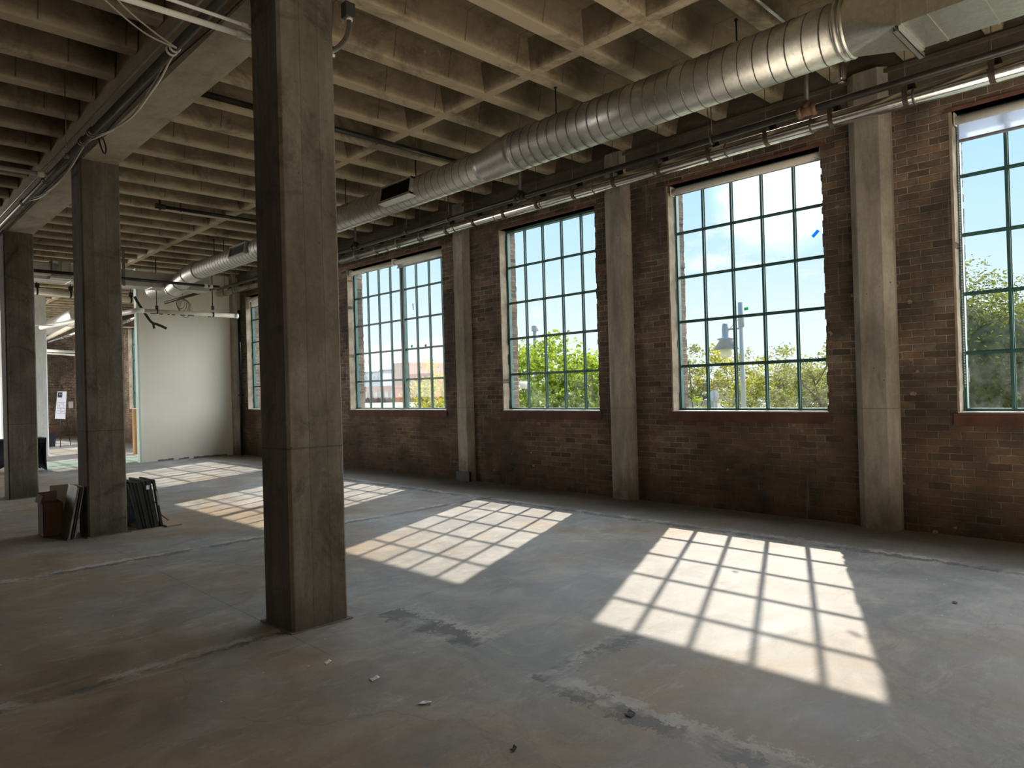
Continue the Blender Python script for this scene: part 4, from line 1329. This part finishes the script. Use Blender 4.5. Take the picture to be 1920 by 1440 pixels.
for k, (px, py, w_, h_, ang_, mt, lab) in enumerate(((615, 1241, .05, .022, .3, 'p', 'pale paper scrap on the floor closest to the nearest column'), (703, 1272, .06, .03, .1, 'p', 'pale paper scrap on the floor, second out from the nearest column'),
                                                   (797, 1318, .07, .03, 2.6, 'p', 'curled pale scrap on the floor in the lower middle'), (964, 1403, .05, .02, .4, 'd', 'small dark scrap on the floor at the bottom of the picture'),
                                                   (1182, 1337, .07, .04, .2, 'd', 'dark crumbled bit lying on the dark patched strip of floor'), (1790, 1130, .03, .03, 0, 'd', 'tiny dark speck on the floor right of the nearest sun patch'))):
    p = at(px, py, 'z', 0.004)
    m = MB()
    ca, sa = cos(ang_), sin(ang_)
    pts = [(-w_ / 2, -h_ / 2, 0), (w_ * .1, -h_ * .6, .006), (w_ / 2, -h_ * .2, .001), (w_ * .4, h_ / 2, .009), (-w_ * .1, h_ * .35, .003), (-w_ * .45, h_ * .5, .007)]
    top = [(p.x + a * ca - b_ * sa, p.y + a * sa + b_ * ca, 0.003 + c_) for a, b_, c_ in pts]
    m.poly(top)
    m.poly([(a, b_, c_ - 0.002) for a, b_, c_ in reversed(top)])
    for j in range(6):
        a, b_ = top[j], top[(j + 1) % 6]
        m.quad(a, (a[0], a[1], a[2] - .002), (b_[0], b_[1], b_[2] - .002), b_)
    tag(m.build('floor_scrap', PAPER if mt == 'p' else BLACK), lab, 'scrap', 'scraps scattered on the floor')
root = thing('down_pipe', (7.98, 18.5, 0), 'black vertical pipe in the corner beside the grey pilaster at the white partition', 'pipe')
MB().tube([(7.985, 18.55, 0.0), (7.985, 18.55, 3.9)], 0.035, 12).build('run', BLACK, root)
m = MB()
m.box(7.94, 8.06, 18.5, 18.6, 1.6, 1.63)
m.build('clip', BLACK, root)

# ------------------------------------------------------------------ far room contents
root = thing('draped_table', (2.6, 19.4, 0), 'table in a tight black stretch cover behind the third column', 'table')
m = MB()
tx0, tx1, ty0, ty1, th = 2.55, 3.62, 19.0, 19.7, 0.76
m.box(tx0, tx1, ty0, ty1, th - 0.03, th)
m.build('table_top', CLOTHB, root, 0.01)
m = MB()
cor = [(tx0, ty0), (tx1, ty0), (tx1, ty1), (tx0, ty1)]
for j in range(4):
    a, b2 = Vector((*cor[j], 0)), Vector((*cor[(j + 1) % 4], 0))
    cols_ = 8
    inw = Vector(((b2 - a).y * -1, (b2 - a).x, 0)).normalized()
    rows_ = 6
    grid = []
    for r in range(rows_ + 1):
        z = th * (1 - r / rows_)
        row = []
        for c_ in range(cols_ + 1):
            u = c_ / cols_
            pinch = 0.14 * (1 - (2 * u - 1) ** 2) * sin(pi * r / rows_) + 0.05 * sin(pi * r / rows_)
            zlift = 0.22 * (1 - (2 * u - 1) ** 2) * (r / rows_) ** 3
            row.append(a.lerp(b2, u) + inw * pinch + Vector((0, 0, z + zlift)))
        grid.append(row)
    for r in range(rows_):
        for c_ in range(cols_):
            m.quad(grid[r][c_], grid[r + 1][c_], grid[r + 1][c_ + 1], grid[r][c_ + 1], True)
m.build('stretch_cover', CLOTHB, root)
root = thing('trash_bin', (5.64, 28.8, 0), 'dark navy plastic bin on the floor beside the white column', 'bin')
m = MB()
for h0_, h1_, s0, s1 in ((0, 0.42, 0.085, 0.11), (0.40, 0.45, 0.118, 0.118)):
    a = [(5.64 + sx * s0, 28.8 + sy * s0, h0_) for sx, sy in ((-1, -1), (1, -1), (1, 1), (-1, 1))]
    c_ = [(5.64 + sx * s1, 28.8 + sy * s1, h1_) for sx, sy in ((-1, -1), (1, -1), (1, 1), (-1, 1))]
    for j in range(4):
        m.quad(a[j], a[(j + 1) % 4], c_[(j + 1) % 4], c_[j])
    m.poly(c_ if h0_ == 0 else a)
m.build('bucket', NAVY, root)

root = thing('display_easel', (6.0, 28.5, 0), 'thin black tripod easel holding the white poster', 'easel')
P1, P2, P3, P4 = at(108, 734, 'y', 28.25), at(125, 734, 'y', 28.25), at(103, 785, 'y', 28.05), at(122.5, 786, 'y', 28.05)
topc = (P1 + P2) / 2 + Vector((0, 0.1, 0.25))
for foot in (Vector((5.72, 27.95, 0)), Vector((6.35, 28.1, 0)), Vector((6.25, 29.0, 0))):
    MB().tube([topc, foot], 0.012, 8).build('leg', BLACK, root)
MB().tube([P3 - Vector((-0.03, -0.02, 0.01)), P4 - Vector((0.03, -0.02, 0.01))], 0.015, 8).build('ledge', BLACK, root)
root = thing('poster_board', (P1 + P4) / 2, 'white poster with a dark blue square and small floor plans on the easel', 'poster')


def on_board(u0, u1, v0, v1, off):
    def q(u, v):
        return P1.lerp(P2, u).lerp(P3.lerp(P4, u), v) + Vector((0, -off, 0))
    return q(u0, v0), q(u0, v1), q(u1, v1), q(u1, v0)


m = MB()
fr_, bk = on_board(0, 1, 0, 1, 0.0), on_board(0, 1, 0, 1, -0.012)
m.quad(*fr_)
m.quad(*reversed(bk))
for j in range(4):
    m.quad(fr_[j], bk[j], bk[(j + 1) % 4], fr_[(j + 1) % 4])
m.build('board', PAPER, root)
MB().quad(*on_board(0.06, 0.54, 0.03, 0.22, 0.004)).build('blue_square', INK, root)
MB().quad(*on_board(0.16, 0.46, 0.10, 0.13, 0.007)).build('small_heading', INKG, root)
m = MB()
for u0, u1, v0, v1 in ((0.1, 0.95, 0.40, 0.415), (0.1, 0.95, 0.60, 0.62), (0.1, 0.13, 0.40, 0.60), (0.35, 0.38, 0.43, 0.56), (0.5, 0.7, 0.45, 0.465), (0.72, 0.75, 0.42, 0.58), (0.2, 0.34, 0.52, 0.535), (0.8, 0.95, 0.50, 0.515),
                       (0.12, 0.4, 0.70, 0.715), (0.45, 0.48, 0.64, 0.84), (0.55, 0.85, 0.72, 0.735), (0.12, 0.4, 0.80, 0.815), (0.6, 0.63, 0.66, 0.82), (0.7, 0.92, 0.80, 0.815), (0.88, 0.91, 0.64, 0.80)):
    m.quad(*on_board(u0, u1, v0, v1, 0.004))
m.build('floor_plan_lines', INKG, root)
root = thing('cardboard_roll', (6.39, 22.0, 0), 'tall tan cardboard tube standing behind the left edge of the white partition', 'cardboard tube')
m = MB()
m.lathe([(0.10, 0.0), (0.10, 1.30), (0.085, 1.30), (0.085, 0.0)], (6.39, 22.0, 0), (0, 0, 1), 28)
m.build('tube_wall', CARDT, root)
root = thing('floor_sheet', (5.0, 20.6, 0.001), 'green protective sheet on the far room floor', 'floor sheet')
MB().box(3.2, 7.4, 19.2, 21.4, 0.0, 0.006).build('sheet', GREENFL, root)
root = thing('wall_switch', at(133, 759, 'y', YEND), 'small pale switch box on the far brick wall right of the poster', 'switch')
p = at(133, 759, 'y', YEND - 0.01)
MB().box(p.x - 0.09, p.x + 0.09, YEND - 0.04, YEND, p.z - 0.15, p.z + 0.15).build('plate', WHITEP, root, 0.01)

# ------------------------------------------------------------------ outside
struct(MB().quad((XO, -200, -0.8), (400, -200, -0.8), (400, 400, -0.8), (XO, 400, -0.8)).build('ground', GROUND), 'pale green and tan ground outside the windows')


def along(px, D, z=None):
    p = at(px, 760, 'x', D)
    return Vector((p.x, p.y, -0.8 if z is None else z))


def crown_mesh(center, rad, n, size, seed, clumps=26, shape='ball', aspect=1.0):
    r = random.Random(seed)
    m = MB()
    cl = []
    for k in range(clumps):
        while True:
            v = Vector((r.uniform(-1, 1), r.uniform(-1, 1), r.uniform(-1, 1)))
            if 0.15 < v.length < 1:
                break
        if shape == 'cone':
            t = (v.z + 1) / 2
            s_ = 1.0 - 0.5 * t ** 2.2
            v = Vector((v.x * s_, v.y * s_, v.z))
        cl.append((Vector((center[0] + v.x * rad[0], center[1] + v.y * rad[1], center[2] + v.z * rad[2])), r.uniform(0.2, 0.38)))
    mr = min(rad)
    for k in range(n):
        c, cr = cl[r.randrange(clumps)]
        d = Vector((r.gauss(0, 1), r.gauss(0, 1), r.gauss(0, 1))).normalized() * (cr * mr * r.random() ** 0.4)
        p = c + Vector((d.x, d.y, d.z * 0.8))
        a = Vector((r.gauss(0, 1), r.gauss(0, 1), r.gauss(0, 0.6))).normalized()
        b_ = a.cross(Vector((r.gauss(0, 1), r.gauss(0, 1), r.gauss(0, 1)))).normalized()
        s_ = size * r.uniform(0.6, 1.3)
        m.quad(p - a * s_, p + b_ * s_ * 0.45 * aspect, p + a * s_, p - b_ * s_ * 0.45 * aspect)
    return m, cl


def tree(px, D, top_py, half_w, mat, label, n=2200, size=0.09, seed=1, name='leafy_tree', shape='ball', clumps=26, bottom=0.0, trunks=3, group='trees outside the windows', aspect=1.0):
    g = along(px, D)
    top = at(px, top_py, 'x', D).z
    zc = (top + (-0.8 + bottom)) / 2
    hz = (top - (-0.8 + bottom)) / 2
    root = thing(name, g, label, 'tree', group)
    m, cl = crown_mesh((g.x, g.y, zc), (half_w, half_w, hz), n, size, seed, clumps, shape, aspect)
    m.build('crown', mat, root)
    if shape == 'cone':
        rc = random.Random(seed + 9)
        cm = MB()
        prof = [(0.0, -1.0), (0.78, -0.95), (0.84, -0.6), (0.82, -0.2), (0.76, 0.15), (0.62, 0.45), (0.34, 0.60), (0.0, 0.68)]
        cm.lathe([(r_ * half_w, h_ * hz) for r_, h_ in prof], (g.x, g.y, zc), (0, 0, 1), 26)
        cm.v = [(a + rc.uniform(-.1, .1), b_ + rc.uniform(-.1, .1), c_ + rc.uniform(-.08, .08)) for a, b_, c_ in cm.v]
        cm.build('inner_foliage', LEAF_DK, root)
    r = random.Random(seed + 50)
    tm = MB()
    for k in range(trunks):
        base = g + Vector((r.uniform(-0.12, 0.12), r.uniform(-0.12, 0.12), 0))
        tgt = cl[r.randrange(len(cl))][0]
        mid = base.lerp(tgt, 0.5) + Vector((r.uniform(-0.1, 0.1), r.uniform(-0.15, 0.15), 0.1))
        ph = smooth_path([base, mid, tgt], 4)
        tm.tube(ph, 0.05, 6, True, [0.06 * (1 - 0.75 * i / (len(ph) - 1)) for i in range(len(ph))])
        for q_ in range(3):
            s0 = ph[4 + q_]
            t2 = cl[r.randrange(len(cl))][0]
            tm.tube([s0, s0.lerp(t2, 0.5) + Vector((0, 0, 0.08)), s0.lerp(t2, 0.9)], 0.02, 5, True, [0.025, 0.018, 0.008])
    tm.build('trunk', BARK, root)
    return root


# tree filling the shadeless window
tree(1035, 16.5, 640, 2.05, LEAF_B, 'bright green broad-leaved tree filling the shadeless window', 9000, 0.075, 11, clumps=110, bottom=0.2, aspect=1.5)
tree(1118, 17.5, 668, 1.3, LEAF_B, 'lower bright green tree at the right side of the shadeless window', 3600, 0.075, 12, clumps=50, bottom=0.3, aspect=1.5)
# yellow trees outside the wide window
tree(822, 24, 682, 2.0, LEAF_Y, 'yellow tree outside the right half of the wide two-shade window', 2400, 0.10, 13, clumps=40)
tree(848, 26, 705, 2.2, LEAF_Y, 'yellow-green tree beside the pilaster edge of the wide window', 1400, 0.10, 14, clumps=30)
# trees outside the lamp window
tree(1304, 33, 652, 1.9, LEAF_O, 'pale thin-crowned tree left of the street lamp outside', 2300, 0.085, 15, clumps=34, bottom=1.6)
tree(1368, 35, 648, 2.2, LEAF_Y, 'yellow tree with a forked trunk right below the street lamp head', 2600, 0.09, 16, clumps=34, bottom=1.4)
tree(1458, 34, 648, 2.7, LEAF_O, 'spreading thin tree right of the lamp post outside', 3000, 0.085, 17, clumps=44, bottom=1.0)
tree(1425, 32, 700, 1.5, LEAF_Y, 'low yellow tree with bare branches just right of the lamp post', 3000, 0.075, 18, clumps=36, bottom=0.3)
tree(1500, 30, 690, 2.6, LEAF_O, 'dense olive bush-like tree low in the right half of the lamp window', 8000, 0.075, 19, clumps=80)
tree(1545, 27, 635, 1.5, LEAF_O, 'tall olive tree at the right jamb of the lamp window', 5000, 0.075, 20, clumps=50)
tree(1372, 44, 738, 1.4, LEAF_B, 'rounded green bush behind the fence near the round sign', 1100, 0.09, 21, clumps=22, trunks=1)
tree(1290, 25, 742, 0.9, LEAF_B, 'small green shrub low at the left jamb of the lamp window', 900, 0.07, 22, clumps=16, trunks=1)
# evergreen outside the edge window
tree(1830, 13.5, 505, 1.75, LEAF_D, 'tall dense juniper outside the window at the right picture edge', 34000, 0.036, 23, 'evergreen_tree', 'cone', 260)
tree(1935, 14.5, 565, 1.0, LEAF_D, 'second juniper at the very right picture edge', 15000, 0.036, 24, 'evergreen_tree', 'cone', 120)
# hazy distant tree belt
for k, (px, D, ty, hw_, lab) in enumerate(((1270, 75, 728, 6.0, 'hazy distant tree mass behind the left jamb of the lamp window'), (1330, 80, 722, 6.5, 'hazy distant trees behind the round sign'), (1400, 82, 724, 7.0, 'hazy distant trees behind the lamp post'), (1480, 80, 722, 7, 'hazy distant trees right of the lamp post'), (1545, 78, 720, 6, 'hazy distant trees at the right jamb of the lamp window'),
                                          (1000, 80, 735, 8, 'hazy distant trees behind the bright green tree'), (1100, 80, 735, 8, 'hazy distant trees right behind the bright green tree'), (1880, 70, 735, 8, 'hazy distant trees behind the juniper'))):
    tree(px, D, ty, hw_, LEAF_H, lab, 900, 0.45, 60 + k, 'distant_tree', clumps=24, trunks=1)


def lamp(D, base_px, top_py, head_px, head_py, arm_py, label):
    g = along(base_px, D)
    bx_ = at(base_px, 700, 'x', D)
    top = at(base_px - 2.5, top_py, 'x', D)
    root = thing('street_lamp', (g.x, bx_.y, -0.8), label, 'street lamp', 'street lamps outside')
    X, Y = D, bx_.y
    MB().tube([(X, Y, -0.8), (X, Y, top.z)], 0.085, 14, radii=[0.10, 0.075]).build('pole', POLEM, root)
    MB().tube([(X, Y, top.z - 0.9), (X, Y, top.z)], 0.105, 14).build('pole_cap', LAMPM, root)
    hp = at(head_px, head_py, 'x', D)
    az_ = at(head_px + 10, arm_py, 'x', D).z
    MB().tube([(X, Y, az_), (X, hp.y, az_)], 0.035, 10).build('arm', LAMPM, root)
    MB().tube([(X, Y, top.z - 0.5), (X, Y + 0.45, az_ + 0.02)], 0.012, 6).build('stay_wire', LAMPM, root)
    c_ = (X, hp.y, az_)
    m = MB().lathe([(0.0, 0.24), (0.12, 0.22), (0.14, 0.0), (0.14, -0.22), (0.20, -0.30), (0.33, -0.34), (0.33, -0.37), (0.24, -0.40), (0.47, -0.74), (0.44, -0.74), (0.2, -0.42), (0, -0.42)], c_, (0, 0, 1), 20)
    m.build('lamp_hood', LAMPM, root)
    m = MB().lathe([(0.22, -0.70), (0.23, -0.80), (0.22, -0.92), (0.15, -1.02), (0.0, -1.06)], c_, (0, 0, 1), 18)
    m.build('globe', GLOBE, root)
    return root


lamp(24, 1392.5, 567, 1361, 630, 617, 'street lamp with hooded globe outside the window with the bright cloud')
lamp(35, 1913, 569, 1932, 560, 553, 'street lamp partly behind the juniper at the right picture edge')

p = at(1338, 742, 'x', 26)
root = thing('round_sign', (26, p.y, -0.8), 'small pale octagonal road sign on a dark post near the fence', 'sign')
MB().tube([(26, p.y, -0.8), (26, p.y, p.z + 0.18)], 0.03, 8).build('post', LAMPM, root)
m = MB()
pts = [(26.04, p.y + 0.24 * cos(pi / 8 + k * pi / 4), p.z + 0.24 * sin(pi / 8 + k * pi / 4)) for k in range(8)]
m.poly(pts)
m.poly([(26.05, a, b_) for _, a, b_ in reversed(pts)])
m.build('plate', simple('sign_back', (0.55, 0.55, 0.56), 0.5), root)
root = thing('metal_railing', (46, 24, -0.8), 'low dark metal railing outside below the trees', 'railing')
m = MB()
y0, y1 = at(1560, 750, 'x', 46).y, at(1335, 750, 'x', 46).y
zt = at(1400, 748, 'x', 46).z
for dz in (0, 0.25, 0.5, 0.75):
    m.tube([(46, y0, zt - dz), (46, y1, zt - dz)], 0.035, 6)
m.build('rails', LAMPM, root)
k = 0
y = y0
while y <= y1:
    MB().tube([(46, y, -0.8), (46, y, zt)], 0.05, 6).build('post', LAMPM, root)
    y += 1.8
root = thing('garden_wall', (40, 23, -0.8), 'low tan stone wall outside at the left jamb of the lamp window', 'wall', None, 'thing')
m = MB()
ya, yb = at(1345, 750, 'x', 40).y, at(1262, 750, 'x', 40).y
zt = at(1300, 753, 'x', 40).z
m.box(40, 40.4, ya, yb, -0.8, zt)
m.box(39.95, 40.45, ya - .05, yb + .05, zt, zt + 0.12)
m.build('masonry', STONE, root)

# exterior floodlights standing off the outer wall
for k, (px, py, lab) in enumerate(((980, 722, 'white cylindrical floodlight fixed outside the left jamb of the tree window'), (685, 677, 'white floodlight fixed outside the left jamb of the wide window'))):
    p = at(px, py, 'x', 8.72)
    root = thing('flood_light', p, lab, 'floodlight')
    MB().lathe([(0, -0.10), (0.05, -0.10), (0.062, -0.05), (0.065, 0.09), (0.055, 0.10), (0, 0.08)], p, (0.75, -0.6, -0.05), 18).build('lamp_can', WHITEP, root)
    MB().tube([(XO - 0.01, p.y, p.z - 0.02), (p.x, p.y, p.z - 0.02)], 0.016, 8).build('arm', WHITEP, root)


# distant buildings
def building(name, label, px0, px1, top_py, D, mat, depth=14, roof=None, rows=0, cols=0, wmat=None, base_py=None, cat='building'):
    y1 = at(px0, 720, 'x', D).y
    y0 = at(px1, 720, 'x', D).y
    zt = at((px0 + px1) / 2, top_py, 'x', D).z
    root = thing(name, (D, (y0 + y1) / 2, -0.8), label, cat, 'distant buildings')
    MB().box(D, D + depth, y0, y1, -0.8, zt).build('wall', mat, root)
    m = MB()
    m.box(D - 0.3, D + depth, y0 - 0.3, y1 + 0.3, zt, zt + 0.5)
    m.build('roof_edge', roof or FARD, root)
    if rows:
        for r in range(rows):
            for c_ in range(cols):
                ya_ = y0 + (y1 - y0) * (c_ + 0.25) / cols
                yb_ = y0 + (y1 - y0) * (c_ + 0.75) / cols
                zb_ = zt - (r + 1) * 3.1 + 0.6
                MB().box(D - 0.08, D + 0.05, ya_, yb_, zb_, zb_ + 1.7).build('window', wmat or FARG, root)
    return root


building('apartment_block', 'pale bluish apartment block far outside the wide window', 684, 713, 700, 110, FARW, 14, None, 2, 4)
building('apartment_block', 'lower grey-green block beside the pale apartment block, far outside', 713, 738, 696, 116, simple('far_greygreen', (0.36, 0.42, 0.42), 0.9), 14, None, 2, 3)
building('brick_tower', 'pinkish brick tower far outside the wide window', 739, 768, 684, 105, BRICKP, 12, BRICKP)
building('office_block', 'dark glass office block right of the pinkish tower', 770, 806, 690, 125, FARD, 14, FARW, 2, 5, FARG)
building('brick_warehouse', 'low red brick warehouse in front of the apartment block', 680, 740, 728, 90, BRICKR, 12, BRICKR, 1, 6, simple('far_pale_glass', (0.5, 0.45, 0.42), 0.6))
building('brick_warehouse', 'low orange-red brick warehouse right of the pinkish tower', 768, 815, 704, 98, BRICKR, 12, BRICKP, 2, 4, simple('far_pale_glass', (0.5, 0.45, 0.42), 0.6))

# tall distant mast in tree window
p = at(1003, 613, 'x', 60)
root = thing('distant_mast', (60, p.y, -0.8), 'slim grey mast rising behind the bright green tree', 'mast')
MB().tube([(60, p.y, -0.8), (60, p.y, p.z)], 0.22, 10, radii=[0.34, 0.25]).build('shaft', LAMPM, root)
MB().lathe([(0, -0.4), (0.42, -0.4), (0.42, 0.2), (0, 0.3)], (60, p.y, p.z - 0.1), (0, 0, 1), 12).build('mast_head', LAMPM, root)

# ------------------------------------------------------------------ light
SUN = Vector((-1.1118, -0.4949, -1.0)).normalized()


def sun(name, direction, energy, angle, color):
    d = bpy.data.lights.new(name, 'SUN')
    d.energy = energy
    d.angle = radians(angle)
    d.color = color
    o = bpy.data.objects.new(name, d)
    o.rotation_euler = Vector(direction).to_track_quat('-Z', 'Y').to_euler()
    o.location = (30, 20, 30)
    C.objects.link(o)
    return o


sun('sun', SUN, 5.5, 0.6, (1.0, 0.86, 0.72))
sun('sky_fill', (-1.0, -0.15, -0.62), 5.0, 95, (0.95, 0.97, 1.0))  # added wide sun lamp, strengthens skylight through the windows
sun('low_sky_fill', (-1.0, 0.35, -0.25), 5.0, 95, (0.98, 0.98, 1.0))  # second added wide sun lamp, lower, for more window light


def area(name, loc, target, sx, sy, energy, color):
    d = bpy.data.lights.new(name, 'AREA')
    d.shape = 'RECTANGLE'
    d.size, d.size_y = sx, sy
    d.energy = energy
    d.color = color
    o = bpy.data.objects.new(name, d)
    o.location = loc
    o.rotation_euler = (Vector(target) - Vector(loc)).to_track_quat('-Z', 'Y').to_euler()
    C.objects.link(o)
    return o


area('left_fill', (XLEFT + 0.3, 3.0, 2.6), (4.0, 6.0, 1.6), 12.0, 2.8, 18, (1.0, 0.86, 0.68))  # added fill lamp; the left wall has no window
area('floor_bounce_fill', (4.4, -3.2, 0.08), (4.4, -3.1, 5.0), 5.0, 6.5, 255, (1.0, 0.88, 0.70))  # added upward lamp imitating light bounced off the floor
area('far_room_fill', (-3.0, 27.0, 2.6), (7.0, 27.5, 1.6), 10.0, 2.6, 950, (1.0, 0.97, 0.92))  # added unseen lamp that brightens the far room
area('back_fill', (2.5, YBACK + 0.3, 2.0), (6.0, 9.0, 2.2), 9.0, 2.4, 120, (1.0, 0.90, 0.76))  # added fill lamp behind the camera; the back wall has no window

# ------------------------------------------------------------------ sky
w = bpy.data.worlds.new('sky')
bpy.context.scene.world = w
w.use_nodes = True
nt = w.node_tree
nt.nodes.clear()


class WT(NT):
    def __init__(s, t):
        s.t = t
        s.out = t.nodes.new('ShaderNodeOutputWorld')


t = WT(nt)
g = t.coord('Generated')
gx, gy, gz = t.xyz(g)
base = t.ramp(gz, [(0.0, (0.88, 0.93, 0.97)), (0.06, (0.84, 0.92, 0.98)), (0.17, (0.60, 0.82, 0.98)), (0.34, (0.40, 0.70, 0.97)), (0.8, (0.22, 0.48, 0.86))])
cn = t.noise(t.vmul(g, (1.0, 1.0, 2.6)), 5.5, 7, 0.62, 0.5)
cn2 = t.noise(t.vmul(g, (1.0, 1.0, 3.2)), 13.0, 6, 0.62, 0.3)
gd = (at(1462, 350, 'x', 30) - CAM).normalized()
dot = t.n('ShaderNodeVectorMath', {0: g, 1: tuple(gd)}, operation='DOT_PRODUCT').outputs['Value']
near = t.step(dot, 0.972, 0.9995)
cl = t.step(t.math('ADD', t.math('ADD', t.math('MULTIPLY', cn, 0.62), t.math('MULTIPLY', cn2, 0.38)), t.math('MULTIPLY', near, 0.10)), 0.59, 0.69)
col = t.mix(t.math('MULTIPLY', cl, 0.75), base, (0.97, 0.98, 0.99))
glow = t.math('POWER', t.step(dot, 0.9955, 1.0), 1.6)
col = t.mix(glow, col, (1.0, 0.99, 0.96))
stg = t.math('ADD', 0.84, t.math('MULTIPLY', glow, 0.8))
bg = t.n('ShaderNodeBackground', {'Color': col, 'Strength': stg})
nt.links.new(bg.outputs[0], t.out.inputs[0])

sc = bpy.context.scene
sc.view_settings.view_transform = 'Standard'
try:
    sc.view_settings.look = 'None'
except Exception:
    pass
sc.view_settings.exposure = 0.48
sc.cycles.max_bounces = 10
sc.cycles.diffuse_bounces = 6
sc.cycles.transparent_max_bounces = 12
sc.cycles.sample_clamp_indirect = 8.0
